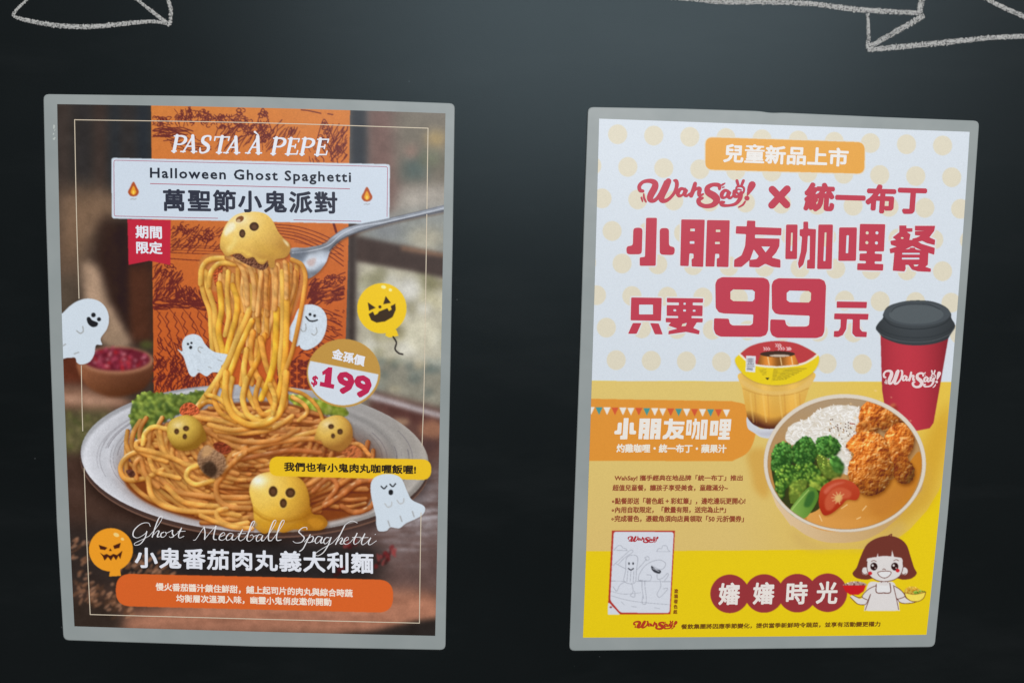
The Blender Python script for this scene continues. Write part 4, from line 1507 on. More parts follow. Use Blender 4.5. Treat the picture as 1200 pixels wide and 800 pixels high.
DK = R(38, 44, 56)
k = Ink()
k.text('Halloween Ghost Spaghetti', (175.6, 196.3), (411.4, 201.4), 15.9, DK, .85, 1.16, vd1(290))
k.text('萬聖節小鬼派對', (190.8, 221.3), (395.4, 224.6), 26.2, R(50, 54, 68), 1.75, 1.12, vd1(290))
k.build('title_lettering', SH1)
k = Ink()
k.text('期間', (158.6, 264), (189.6, 265), 15.2, WH, 1.0, 1.0, vd1(170))
k.text('限定', (159.4, 282.6), (190.2, 283.4), 14.6, WH, 1.0, 1.0, vd1(170))
k.build('ribbon_lettering', SH1)
k = Ink()
k.text('金孫價', (390.0, 407.6), (428.4, 417.0), 12.6, WH, 1.1, 1.0, (-.13, 1))
k.text('$', (366.4, 439.0), (373.6, 440.8), 13.2, R(184, 44, 82), .9, 1, (-.2, 1))
RD = R(184, 44, 82)
k.poly(z6([(470, 62), (500, 40), (518, 42), (512, 118), (528, 122), (524, 142), (458, 128), (461, 108), (480, 112), (485, 72), (472, 78)]), RD)
k.text('99', (395.2, 433.6), (436.2, 441.2), 26.8, RD, 3.6, 1.0, (-.06, 1))
k.build('price_lettering', SH1)
k = Ink()
k.text('我們也有小鬼肉丸咖喱飯喔!', (332.8, 541.0), (487.6, 544.6), 10.8, R(52, 44, 36), .9, 1.02, vd1(410))
k.build('pill_lettering', SH1)
k = Ink()
k.text('小鬼番茄肉丸義大利麵', (157.8, 640.4), (437.6, 647.4), 24.6, WH, 1.5, 1.08, vd1(300))
k.build('dish_name_lettering', SH1)
k = Ink()
k.text('慢火番茄醬汁鎖住鮮甜，鋪上起司片的肉丸與綜合時蔬', (182.4, 682.2), (413.4, 690.0), 9.6, R(240, 222, 206), .62, 1.0, vd1(300))
k.text('均衡層次溫潤入味，幽靈小鬼俏皮邀你開動', (206.4, 696.0), (388.4, 700.4), 9.4, R(240, 222, 206), .62, 1.0, vd1(300))
k.build('description_lettering', SH1)

# script line, traced pen strokes
zs = Z(140, 600, 3.75)
script = [
    # G
    [(136, 62), (126, 46), (96, 50), (66, 76), (60, 102), (78, 112), (104, 100), (120, 86)], [(120, 84), (112, 112), (92, 138), (70, 144), (66, 136), (90, 124), (130, 104)],
    # h
    [(130, 104), (160, 70), (184, 34), (188, 16), (174, 24), (158, 62), (144, 108)], [(146, 102), (166, 82), (174, 84), (166, 106), (178, 106)],
    # o s t
    [(196, 86), (184, 92), (182, 106), (194, 108), (206, 96), (200, 86), (208, 90), (222, 84)], [(222, 84), (234, 78), (232, 92), (238, 104), (226, 110), (218, 106)], [(236, 106), (256, 90), (274, 66)], [(272, 70), (260, 98), (264, 112), (284, 104)], [(256, 84), (290, 82)],
    # M
    [(324, 122), (336, 118), (358, 84), (372, 64)], [(372, 64), (376, 90), (374, 118)], [(374, 118), (400, 86), (424, 60)], [(424, 60), (416, 92), (414, 116), (428, 120)],
    # e a t b a l l
    [(440, 108), (462, 98), (458, 88), (444, 98), (438, 116), (452, 122), (470, 112)], [(498, 94), (484, 92), (470, 108), (472, 122), (488, 116), (500, 96), (494, 118), (506, 120)],
    [(506, 120), (526, 98), (540, 74)], [(540, 76), (524, 110), (530, 124), (546, 118)], [(520, 94), (556, 92)],
    [(546, 118), (572, 84), (592, 48), (594, 38), (582, 46), (568, 86), (560, 118), (572, 126), (588, 112), (584, 98), (574, 102)], [(588, 106), (604, 100)],
    [(626, 98), (612, 98), (602, 112), (604, 126), (618, 120), (630, 100), (624, 122), (634, 124)],
    [(634, 124), (664, 84), (686, 46), (686, 34), (674, 44), (656, 96), (656, 122), (668, 124)], [(668, 124), (698, 84), (722, 46), (722, 34), (710, 44), (692, 96), (692, 122), (712, 120)],
    # S
    [(824, 76), (822, 66), (804, 68), (788, 84), (800, 98), (812, 112), (800, 130), (776, 134), (762, 126)],
    # p a g h e t t i
    [(812, 130), (832, 108), (836, 100)], [(838, 98), (822, 130), (806, 160), (790, 172)], [(826, 118), (846, 104), (852, 114), (842, 130), (826, 132)],
    [(846, 130), (862, 122)], [(888, 108), (872, 106), (860, 122), (864, 136), (878, 128), (892, 108), (884, 132), (896, 132)],
    [(924, 112), (910, 110), (898, 124), (902, 138), (916, 130), (930, 110)], [(930, 110), (916, 146), (894, 178), (870, 190), (862, 180), (890, 160), (936, 134)],
    [(936, 134), (968, 98), (990, 58), (1020, 38), (1046, 46)], [(990, 58), (968, 102), (950, 140)], [(952, 134), (974, 112), (980, 118), (970, 136), (984, 138)],
    [(986, 128), (1006, 118), (1002, 108), (990, 118), (986, 134), (998, 140), (1014, 132)],
    [(1014, 132), (1034, 108), (1044, 92)], [(1044, 92), (1030, 126), (1034, 140), (1050, 132)], [(1022, 110), (1060, 108)],
    [(1050, 132), (1068, 110), (1078, 94)], [(1078, 94), (1064, 128), (1068, 142), (1084, 134)], [(1056, 112), (1094, 110)],
    [(1084, 134), (1104, 112)], [(1104, 112), (1094, 134), (1102, 142), (1130, 124)], [(1122, 98), (1126, 95)],
]
k = Ink()
for s in script:
    q = zs(s)
    t = np.gradient(q, axis=0)
    w = 0.62 + 0.75 * np.clip(t[:, 1] / (np.linalg.norm(t, axis=1) + 1e-6), 0, 1) ** 1.5
    k.ribbon(q, w, R(226, 226, 228), 6)
k.build('script_lettering', SH1)

# ================================================================== poster 2: children's curry meal
P2 = poster('laminated white and yellow poster for a curry meal with a big red 99', 'laminated menu posters on the wall', (880, 755))
build_film(rrect([(689, 125.6), (800, 127.6), (890, 130.4), (903, 132.6), (918, 132.2), (1030, 137.2), (1147.5, 141.8), (1139, 262), (1125, 437), (1110.3, 605), (1095.2, 757.5),
                  (880, 759.8), (667, 762), (672.5, 600), (680, 400), (684.5, 250)], 6.5), P2)
C = Canvas(676, 132, 1144, 756, 3, seed=11)
rs = C.rs
CW = R(206, 215, 223)
CR = R(184, 60, 78)
C.a[:] = CW
za, zb, zc_, zd = Z(660, 100, 4.444), Z(900, 100, 4.444), Z(660, 260, 4.444), Z(900, 260, 4.444)
ze, zf, zh, zi = Z(660, 430, 4.444), Z(860, 430, 4.444), Z(650, 590, 4.444), Z(860, 590, 4.444)
# polka dots
for r_ in range(9):
    v = 0.029 + 0.0622 * r_
    for c_ in range(-4, 13):
        u = 0.051 + 0.030 * r_ + 0.0976 * c_
        if -.05 < u < 1.05:
            p = S2.at(np.array([u]), np.array([v]))[0]
            C.poly(ell(p[0], p[1], 11.2, 11.6), R(213, 207, 186))
# yellow ground
C.poly([(670, 446), (1140, 447.5), (1140, 760), (670, 760)], R(226, 198, 30))
arc = [(1040, 639), (1066, 620), (1086, 598), (1100, 575), (1112, 545), (1122, 500), (1130, 448)]
C.poly([(670, 446.2), (1140, 447.6), (1130, 448)] + arc[::-1] + [(1010, 643), (860, 644.6), (670, 645.4)],
       lambda X, Y: R(216, 191, 112) + np.clip((X - 860) / 240, 0, 1)[..., None] * R(6, -2, -36) + np.clip((Y - 450) / 200, 0, 1)[..., None] * R(-4, -6, 2))
# soft cast shadows of cups and bowl (printed photograph)
C.poly([(1090, 500), (1112, 470), (1118, 500), (1090, 590), (1040, 620)], R(206, 160, 52), .8, 6)
C.poly(cr(ze([(960, 440), (1060, 430), (1080, 560), (1060, 680), (1000, 640), (980, 560)]), True), R(204, 158, 74), .8, 3)
C.poly(cr(zf([(880, 600), (1000, 500), (1010, 640), (900, 800), (760, 860)]), True), R(204, 164, 70), .8, 5)
C.poly(cr(zi([(300, 130), (420, 205), (560, 235), (700, 200), (860, 90), (880, 150), (700, 235), (420, 240), (320, 200)]), True), R(204, 172, 98), .8, 4)

# badges
C.poly(rrect([(825.5, 159.8), (1014.6, 165.8), (1014.2, 205), (825, 200)], 10, 8), R(214, 210, 196))
C.poly(rrect([(826.8, 160.9), (1013.4, 166.9), (1013, 203.8), (826.4, 198.9)], 9, 8), R(221, 160, 68))
C.poly(np.vstack([[(670, 466.6), (858, 469.8)], cr([(858, 469.8), (875, 475), (884.6, 492), (884.6, 512), (876, 530), (858, 540)], False), [(670, 539.6)]]), R(217, 145, 58))
seq = 'WTWRWWRTWWRTWRWTRW'
for i, s in enumerate(seq):
    x = 692.7 + i * 9.33
    y = 476.8 + i * 0.16
    C.poly([(x - 4.2, y), (x + 4.2, y), (x, y + 9)], {'W': R(226, 222, 214), 'T': R(70, 146, 146), 'R': R(205, 88, 56)}[s])

# --- coffee cup
CUP = R(174, 54, 66)
cupb = np.vstack([zd([(586, 590)]), zf([(768, 0), (772, 120), (800, 300), (850, 330), (960, 330), (1020, 318), (1040, 290)]), zd([(942, 590)])])
C.poly(cupb, lambda X, Y: CUP * (1.06 - 0.22 * np.abs((X - 1066) / 42)[..., None] ** 2 - 0.06 * np.clip((X - 1066) / 40, 0, 1)[..., None]))
LID = R(62, 68, 72)
C.poly(cr(zd([(562, 556), (572, 530), (598, 500), (600, 478), (625, 440), (700, 415), (780, 408), (860, 415), (925, 442), (952, 475), (955, 500), (972, 530), (972, 552), (948, 590), (930, 612), (860, 635), (770, 643), (680, 633), (605, 605), (588, 590)]), True, 5), lambda X, Y: LID * (1.05 - .22 * np.clip(np.abs(X - 1073) / 46, 0, 1)[..., None] ** 2 - .10 * np.clip((Y - 380) / 24, 0, 1)[..., None]))
C.poly(ell(*zd([(776, 478)])[0], 39, 14.2, .0), R(72, 79, 84))
C.poly(ell(*zd([(772, 482)])[0], 32, 11), R(84, 92, 96))
C.stroke(cr(zd([(640, 470), (665, 445), (720, 428), (775, 425), (840, 430), (895, 455)])), .8, R(48, 54, 58))
C.stroke(cr(zd([(564, 560), (600, 592), (680, 618), (770, 626), (860, 618), (940, 588), (972, 552)])), 1.0, R(88, 94, 98), .7)
C.stroke(cr(zd([(600, 500), (640, 535), (700, 552), (775, 558), (850, 550), (915, 530), (952, 498)])), 1.2, R(44, 50, 54), .9)
C.stroke(cr(zd([(568, 540), (610, 572), (690, 596), (775, 602), (860, 595), (935, 568), (968, 538)])), .9, R(46, 52, 56), .8)

# --- pudding cup
zp = Z(860, 390, 6.155)
body = cr(zp([(42, 290), (60, 400), (88, 560), (100, 612), (150, 665), (240, 692), (335, 680), (420, 640), (500, 520), (540, 400), (578, 285), (300, 300)]), True, 6)


def pud_col(X, Y):
    t = np.clip((Y - 452) / 52, 0, 1)[..., None]
    c = R(226, 184, 92) * (1 - t) + R(222, 160, 62) * t
    d = np.clip((Y - 484 - 4 * np.cos((X - 905) / 9)) / 13, 0, 1)[..., None]
    c = c * (1 - d) + R(88, 46, 34) * d
    fl = (0.5 + 0.5 * np.cos((X - 896) / 5.2))[..., None]
    return c * (0.96 + .07 * fl ** 2)


C.poly(cr(zp([(95, 605), (150, 650), (200, 690), (330, 680), (340, 720), (280, 758), (200, 752), (150, 722), (100, 684)]), True), R(200, 204, 212))
C.poly(cr(zp([(130, 690), (180, 715), (300, 710), (280, 740), (200, 738)]), True), R(176, 176, 186), .6, 1)
C.poly(body, pud_col)
C.poly(cr(zp([(50, 330), (180, 400), (310, 418), (450, 395), (565, 320), (550, 380), (440, 430), (310, 448), (180, 430), (64, 375)]), True), R(222, 186, 110), .7, .8)
C.stroke(cr(zp([(64, 400), (180, 440), (310, 452), (440, 436), (540, 398)])), 1, R(190, 140, 66), .7)
for x0 in (118, 210, 330, 440):
    C.stroke(cr(zp([(x0, 440), (x0 + 10, 540), (x0 + 24, 640)])), 2.2, R(236, 196, 110), .4)
    C.stroke(cr(zp([(x0 + 34, 440), (x0 + 40, 540), (x0 + 46, 650)])), 1.6, R(180, 116, 50), .25)
lid = cr(zp([(8, 190), (45, 150), (110, 100), (200, 70), (310, 58), (430, 70), (520, 105), (600, 155), (616, 190), (590, 260), (520, 320), (420, 362), (300, 376), (180, 360), (90, 315), (30, 250)]), True, 6)
C.poly(lid + np.array([0, .8]), R(120, 90, 40), .4, .8)
C.poly(lid, R(226, 200, 34))
low = zp([(40, 152), (100, 205), (160, 232), (310, 244), (480, 226), (560, 190), (602, 157)])
up = cr(np.vstack([zp([(45, 150), (110, 100), (200, 70), (310, 58), (430, 70), (520, 105), (600, 155)])]), False)
C.poly(np.vstack([up, cr(low, False)[::-1]]), R(182, 62, 66))
C.stroke(cr(low), 2.4, R(226, 220, 200))
C.poly(zp([(192, 158), (440, 160), (470, 228), (310, 240), (168, 226)]), lambda X, Y: R(206, 128, 52) * (0.86 + .22 * np.cos((X - 900) / 4.4))[..., None])
for x0 in (245, 335, 415):
    C.stroke(zp([(x0, 175), (x0 + 10, 232)]), 1.4, R(236, 206, 150), .8)
C.poly(ell(*zp([(315, 152)])[0], 20.5, 3.6), R(66, 46, 38))
C.poly(ell(*zp([(330, 164)])[0], 12, 1.4), R(226, 210, 190), .8)
for x0, x1, y in ((215, 265, 112), (318, 372, 110), (380, 412, 112), (300, 345, 86)):
    for q in range(3):
        a_ = x0 + (x1 - x0) * q / 3
        C.stroke(zp([(a_, y - 8), (a_ + 12, y + 4), (a_ + 2, y + 12)]), 1.0, R(236, 222, 222), .85)
C.poly(zp([(88, 164), (158, 166), (154, 284), (84, 278)]), R(214, 218, 224))
for q in range(9):
    C.stroke(zp([(95 + q * 6, 182), (95 + q * 6, 215 + (q % 3) * 4)]), .45, R(100, 100, 110), .8)
for y0 in (226, 240, 254, 264):
    C.stroke(zp([(95, y0), (146 - (y0 % 5) * 3, y0 + 1)]), 1.0, R(70, 74, 84), .7)
for q in range(9):
    y0 = 258 + q * 9.5
    C.stroke(zp([(288 - q * 2, y0 + q), (525 - q * 18, y0 - 2)]), .55, R(120, 104, 40), .75)
    if q < 5:
        C.stroke(zp([(180 + q * 6, y0 + 6), (235, y0 + 4)]), .5, R(120, 104, 40), .6)
C.poly(zp([(226, 322), (258, 322), (242, 340)]), R(60, 52, 30))

def blur2(p, s_):
    sl, X, Y = C.reg(np.asarray(p), 3)
    m = gblur(C.inside(np.asarray(p), X, Y).astype(float), 2)[..., None]
    C.a[sl] = C.a[sl] * (1 - m) + gblur(C.a[sl], s_ * C.S) * m


# --- curry bowl
BC = zf([(578, 500)])[0]
side = np.vstack([zf([(160, 500), (168, 580), (220, 720), (300, 830)]), cr(zi([(300, 110), (380, 165), (470, 198), (570, 203), (670, 190), (760, 150), (860, 70)]), False), zf([(980, 640), (1000, 500)])])
C.poly(side, lambda X, Y: R(204, 172, 124) + np.clip((X - 990) / 90, -1, 1)[..., None] * R(-16, -22, -34))
C.poly(ell(BC[0], BC[1], 95.2, 81, .02, 80), R(190, 172, 150))
C.poly(ell(BC[0], BC[1] - .3, 94.8, 80.6, .02, 80), R(222, 214, 202))
inn = ell(BC[0], BC[1] + .6, 90.4, 76.6, .02, 80)
C.poly(inn, lambda X, Y: R(182, 138, 84) + ((Y - 542) / 80)[..., None] * R(14, -8, -34))
sauce = cr(zf([(420, 700), (560, 600), (700, 640), (860, 560), (960, 440), (978, 520), (930, 660), (850, 760), (720, 835), (580, 856), (450, 845), (380, 800)]), True)
C.poly(sauce, lambda X, Y: R(206, 142, 66) + ((X - 1000) / 60)[..., None] * R(-10, -14, -18))
C.poly(cr(zf([(700, 690), (860, 620), (940, 560), (900, 680), (760, 780)]), True), R(190, 122, 52), .6, 3)
C.poly(cr(zf([(420, 790), (600, 790), (760, 800), (600, 845), (470, 830)]), True), R(216, 154, 78), .6, 3)
for q in ([(445, 770), (458, 800)], [(560, 735), (590, 715)], [(670, 745), (690, 722)], [(640, 790), (660, 780)]):
    C.stroke(zf(q), 1.2, R(240, 206, 150), .8)
rice = cr(zf([(268, 375), (300, 300), (380, 270), (430, 232), (500, 203), (570, 198), (650, 212), (665, 290), (630, 360), (600, 420), (612, 500), (590, 560), (540, 520), (430, 420), (330, 410)]), True)
C.poly(rice, R(218, 213, 203))
for _ in range(1100):
    x, y = zf([(rs.uniform(260, 670), rs.uniform(200, 560))])[0]
    pa = np.array([(x, y)])
    s_ = np.roll(rice, -1, 0)
    with np.errstate(divide='ignore', invalid='ignore'):
        xi = rice[:, 0] + (y - rice[:, 1]) * (s_[:, 0] - rice[:, 0]) / (s_[:, 1] - rice[:, 1])
    if (((rice[:, 1] > y) != (s_[:, 1] > y)) & (x < xi)).sum() % 2 == 0:
        continue
    a_ = rs.uniform(0, 3.14)
    dx, dy = math.cos(a_) * 2.1, math.sin(a_) * 1.7
    C.stroke([(x - dx, y - dy + .6), (x + dx, y + dy + .6)], 1.4, R(176, 166, 148), .4)
    C.stroke([(x - dx, y - dy), (x + dx, y + dy)], 1.4, [R(236, 234, 229), R(226, 222, 214), R(242, 240, 236), R(214, 206, 190)][rs.randint(4)])
for _ in range(34):
    x, y = zf([(rs.normal(545, 36), rs.normal(318, 24))])[0]
    C.poly(ell(x, y, .95, .6, rs.uniform(0, 3), 8), [R(96, 60, 40), R(70, 50, 40), R(170, 120, 60)][rs.randint(3)])
C.stroke(zf([(605, 293), (628, 296)]), 1.2, R(150, 60, 40))
chick = cr(zf([(655, 215), (700, 178), (760, 190), (840, 235), (900, 290), (940, 350), (930, 420), (900, 470), (938, 520), (935, 575), (880, 610), (820, 590), (780, 640), (700, 665), (640, 640), (600, 580), (590, 500), (620, 440), (580, 410), (620, 350), (660, 290)]), True)
PIECES = [
    [(655, 225), (690, 182), (720, 176), (760, 196), (800, 210), (850, 240), (885, 280), (880, 320), (830, 340), (780, 330), (740, 310), (690, 320), (655, 300)],
    [(800, 330), (850, 290), (900, 300), (938, 350), (932, 420), (905, 470), (938, 520), (936, 575), (905, 606), (860, 600), (830, 560), (815, 500), (800, 430), (780, 380)],
    [(640, 300), (690, 275), (735, 290), (750, 330), (700, 350), (640, 345)],
    [(582, 412), (610, 370), (640, 345), (700, 335), (760, 350), (800, 400), (810, 460), (835, 520), (820, 580), (780, 640), (720, 668), (670, 660), (620, 620), (595, 560), (600, 500), (625, 455)],
]
for i_, pc in enumerate(PIECES):
    o = cr(zf(pc), True, 6)
    o = o + np.stack([np.sin(np.arange(len(o)) * 1.9), np.cos(np.arange(len(o)) * 2.3)], 1) * .55
    lo, hi = o.min(0), o.max(0)
    cc, rr = (lo + hi) / 2, (hi - lo) / 2
    C.poly(o + np.array([1.2, 2.4]), R(90, 40, 12), .6, 1.8)
    C.relief(o, R(116, 50, 16), R(186, 98, 34), R(232, 160, 78), 30, 31 + i_, 10, spec=.25)
    C.relief(o, R(130, 58, 20), R(190, 104, 38), R(232, 166, 88), 80, 41 + i_, 6, alpha=.35)
    sl, X, Y = C.reg(o, 1)
    m = C.inside(o, X, Y)
    u, v = (X - cc[0]) / rr[0], (Y - cc[1]) / rr[1]
    sh = np.clip(1.06 - .34 * (u * .6 + v * .8) - .22 * np.clip(u * u + v * v - .45, 0, 1), .5, 1.25)
    C.a[sl] = np.where(m[..., None], np.clip(C.a[sl] * sh[..., None], 0, 1), C.a[sl])
    for _ in range(5):
        p = cc + rr * rs.uniform(-.6, .6, 2)
        r_ = rs.uniform(3, 6)
        C.poly(ell(p[0], p[1], r_, r_ * .6, rs.uniform(0, 3)), R(112, 48, 16), .35, 1.2)
        C.poly(ell(p[0] - 2, p[1] - 2.4, r_ * .7, r_ * .35, rs.uniform(0, 3)), R(244, 190, 108), .4, .9)
for _ in range(46):
    p = zf([(rs.normal(740, 85), rs.normal(330, 120))])[0]
    C.poly(ell(p[0], p[1], rs.uniform(.7, 2.0), rs.uniform(.5, 1.1), rs.uniform(0, 3), 8), R(240, 206, 150), .75, .3)


def broc(outline, n=170, cols=None):
    o = cr(zf(outline), True)
    C.poly(o + np.array([.6, 1.2]), R(40, 50, 20), .5, 1.2)
    C.poly(o, R(46, 82, 34))
    C.clump(o, n, 1.7, cols or [R(68, 118, 50), R(50, 94, 40), R(92, 142, 62), R(40, 78, 34), R(78, 130, 58)], amp=.28)
    blur2(o, .4)


C.poly(cr(zf([(200, 520), (300, 480), (440, 480), (560, 520), (500, 600), (440, 740), (300, 760), (230, 660)]), True), R(58, 62, 24))
broc([(425, 420), (440, 370), (490, 358), (540, 380), (552, 430), (520, 460), (500, 470), (440, 460)], 150)
broc([(500, 480), (540, 465), (570, 510), (565, 545), (520, 550)], 70)
C.poly(cr(zf([(430, 460), (480, 470), (520, 540), (560, 560), (500, 580), (450, 540)]), True), R(98, 120, 48))
C.clump(cr(zf([(430, 460), (480, 470), (520, 540), (560, 560), (500, 580), (450, 540)]), True), 40, 1.4, [R(112, 138, 54), R(88, 116, 44), R(140, 156, 66)])
broc([(300, 430), (330, 385), (380, 360), (420, 400), (430, 460), (400, 510), (330, 505), (290, 480)], 190)
broc([(195, 480), (215, 410), (260, 390), (300, 420), (310, 480), (270, 520), (200, 540)], 170)
broc([(210, 560), (250, 515), (330, 510), (400, 500), (450, 540), (430, 590), (370, 600), (330, 640), (280, 620), (250, 690), (220, 640)], 230, [R(92, 130, 50), R(70, 108, 42), R(120, 150, 58), R(54, 88, 36)])
C.poly(cr(zf([(300, 600), (380, 590), (360, 660), (320, 710), (290, 690)]), True), R(98, 120, 48))
C.clump(cr(zf([(300, 600), (380, 590), (360, 660), (320, 710), (290, 690)]), True), 60, 1.4, [R(116, 140, 54), R(92, 120, 46), R(140, 154, 62)])
broc([(390, 590), (430, 570), (480, 580), (490, 610), (440, 640), (400, 630)], 70, [R(126, 152, 56), R(104, 134, 48), R(150, 166, 66)])
blur2(cr(zf([(280, 590), (400, 580), (560, 450), (560, 580), (360, 660), (320, 710), (290, 690)]), True), .7)
stem = cr(zf([(290, 750), (330, 690), (390, 625), (430, 640), (440, 680), (410, 740), (370, 785), (320, 780)]), True)
C.poly(stem, lambda X, Y: R(108, 150, 66) + ((X - 942) / 16)[..., None] * R(-24, -22, -16))
C.poly(cr(zf([(365, 720), (385, 660), (415, 645), (420, 680), (395, 725)]), True), R(60, 104, 50), 1, .6)
C.stroke(cr(zf([(300, 745), (345, 690), (390, 640)])), 1.4, R(170, 198, 112), .7)
tom = cr(zf([(442, 690), (455, 630), (500, 595), (560, 582), (620, 600), (655, 645), (640, 690), (590, 690), (560, 720), (510, 760), (470, 770), (448, 735)]), True)
C.poly(tom + np.array([.6, 1.2]), R(120, 60, 20), .5, 1.2)
C.poly(tom, lambda X, Y: R(176, 62, 40) + ((Y - 582) / 22)[..., None] * R(-10, -14, -10))
C.poly(cr(zf([(475, 690), (510, 640), (560, 625), (610, 650), (600, 680), (550, 690), (510, 740), (480, 740)]), True), R(196, 92, 62), .9, .7)
for a_ in np.linspace(-.6, 3.6, 8):
    p = zf([(545, 680)])[0]
    C.stroke([p, p + np.array([math.cos(a_ + 2) * 8, math.sin(a_ + 2) * 7])], 1.3, R(222, 168, 116), .75)
C.poly(ell(*zf([(545, 682)])[0], 4.2, 5.0, .5), R(216, 176, 112), .9, .7)
C.poly(cr(zf([(470, 640), (520, 605), (580, 598), (520, 622), (480, 660)]), True), R(214, 120, 96), .6, .8)

C.poly(ell(BC[0], BC[1] - .3, 94.8, 80.6, .02, 80), R(214, 205, 190), 1, 0, [inn])
C.stroke(np.vstack([inn, inn[:1]]), .8, R(150, 112, 70), .6)
# --- colouring sheet
zk = Z(700, 610, 5.718)
C.poly(zk([(98, 64), (520, 64), (490, 624), (72, 626), (72, 560)]), R(176, 56, 48))
C.poly(rrect(zk([(110, 72), (512, 74), (484, 616), (156, 614), (86, 532)]), 3.2), R(208, 213, 222))
C.poly(zk([(72, 548), (80, 548), (154, 626), (70, 627)]), R(206, 211, 220))
C.poly(ell(*zk([(90, 577)])[0], 1.6, 1.1), R(150, 80, 80))
PL = R(150, 154, 164)


def pl(pts, w=.55, c=PL, closed=False, al=.9):
    p = cr(zk(pts), closed, 5)
    if closed:
        p = np.vstack([p, p[:1]])
    C.stroke(p, w, c, al)


pl([(110, 195), (125, 180), (140, 165), (160, 165), (170, 180), (190, 185), (200, 198)]); pl([(110, 195), (200, 198)])
pl([(398, 205), (410, 185), (430, 185), (440, 165), (465, 168), (472, 190), (488, 205)]); pl([(398, 205), (488, 205)])
# generic outline figures: a striped paper tub and a round-snouted animal, both running
pl([(195, 250), (190, 330), (180, 405), (250, 415), (262, 330), (270, 245), (235, 228)], .6, PL, True)
pl([(205, 330), (198, 405)]); pl([(225, 335), (220, 410)]); pl([(245, 335), (240, 412)])
pl([(190, 320), (150, 300), (120, 285), (108, 300)]); pl([(120, 285), (170, 240), (215, 200), (235, 195), (235, 210), (185, 245), (140, 290)])
pl([(262, 330), (300, 290), (330, 255)]); pl([(318, 245), (340, 238), (348, 255), (330, 265), (318, 245)])
pl([(190, 405), (150, 430), (130, 470), (105, 440)]); pl([(230, 415), (240, 470), (222, 500), (250, 508), (250, 470)])
for cx in (212, 240):
    C.poly(ell(*zk([(cx, 285)])[0], .9, 1.6), R(52, 54, 62))
C.stroke(cr(zk([(208, 318), (225, 328), (242, 318)])), 1.3, R(60, 60, 70))
pl([(300, 400), (275, 395), (285, 350), (320, 300), (370, 270), (420, 262), (455, 280), (450, 310), (420, 325), (365, 300)], .6)
C.poly(cr(zk([(362, 300), (390, 322), (425, 332), (418, 352), (385, 345), (365, 325)]), True), R(60, 62, 70))
C.stroke(zk([(372, 318), (415, 338)]), .7, R(206, 210, 218))
pl([(275, 395), (320, 400), (355, 398), (360, 365), (330, 360)]); pl([(400, 355), (405, 390), (440, 380), (470, 350), (475, 365), (450, 400)])
pl([(300, 400), (300, 450), (310, 520)]); pl([(305, 500), (300, 550), (325, 555), (328, 510), (320, 450), (318, 402)])
pl([(420, 395), (425, 440), (400, 490), (420, 510), (465, 465), (470, 450), (440, 455)])
pl([(95, 402), (180, 404)], .5); pl([(262, 404), (490, 406)], .5); pl([(92, 500), (200, 530), (330, 548), (480, 560)], .5); pl([(88, 470), (180, 490), (290, 480)], .4)
pl([(160, 540), (180, 560)], .5); pl([(230, 572), (265, 577)], .5); pl([(380, 580), (420, 588)], .5)

# --- chain of red discs and the girl serving two bowls
for cx, cy in ((855.2, 695.3), (895.4, 694.9), (934.4, 694.5), (970, 694)):
    C.poly(ell(cx, cy, 22.8, 22.6, 0, 60), R(149, 58, 62))
HR, OL, SK = R(112, 58, 50), R(98, 52, 44), R(216, 212, 210)


def gp_(pts, c, n=5, closed=True):
    C.poly(cr(zi(pts), True, n), c)


def gl_(pts, w=.8, c=OL):
    C.stroke(cr(zi(pts), False, 5), w, c)


gp_([(618, 362), (640, 330), (658, 280), (690, 215), (740, 180), (805, 166), (862, 180), (900, 215), (922, 280), (938, 330), (952, 362), (925, 388), (880, 394), (840, 386), (740, 386), (690, 394), (640, 386)], HR)
gl_([(805, 166), (822, 158), (818, 172)], 1.2, HR)
gp_([(700, 415), (680, 545), (690, 556), (850, 556), (862, 545), (838, 415), (770, 410)], SK)
C.poly(zi([(745, 410), (762, 405), (764, 380), (806, 380), (806, 405), (822, 410), (820, 425), (750, 425)]), SK)
gp_([(740, 425), (700, 440), (668, 480), (700, 500), (735, 470)], SK)
gp_([(830, 425), (860, 440), (890, 480), (860, 500), (832, 470)], SK)
gp_([(676, 480), (700, 500), (690, 520), (655, 525), (625, 500), (606, 484), (620, 476), (650, 492), (665, 492)], SK)
gp_([(856, 492), (888, 470), (905, 492), (950, 508), (910, 515), (870, 515)], SK)
for p in ([(740, 425), (700, 445), (668, 482), (695, 500)], [(668, 482), (650, 488), (618, 474)], [(606, 484), (640, 518), (675, 525), (692, 515), (712, 470)], [(712, 470), (696, 520), (684, 552)],
          [(830, 425), (866, 446), (890, 480), (848, 498)], [(890, 480), (905, 495), (950, 508), (910, 518), (868, 514), (850, 492)], [(832, 430), (846, 490), (858, 550)],
          [(744, 415), (742, 460), (780, 464), (815, 460), (812, 412)], [(768, 385), (768, 408)], [(800, 385), (802, 408)]):
    gl_(p, .75)
C.poly(zi([(742, 415), (752, 412), (756, 425), (805, 425), (810, 412), (816, 460), (743, 460)]), R(222, 222, 222))
gl_([(742, 418), (743, 460), (780, 463), (816, 459), (813, 414)], .9)
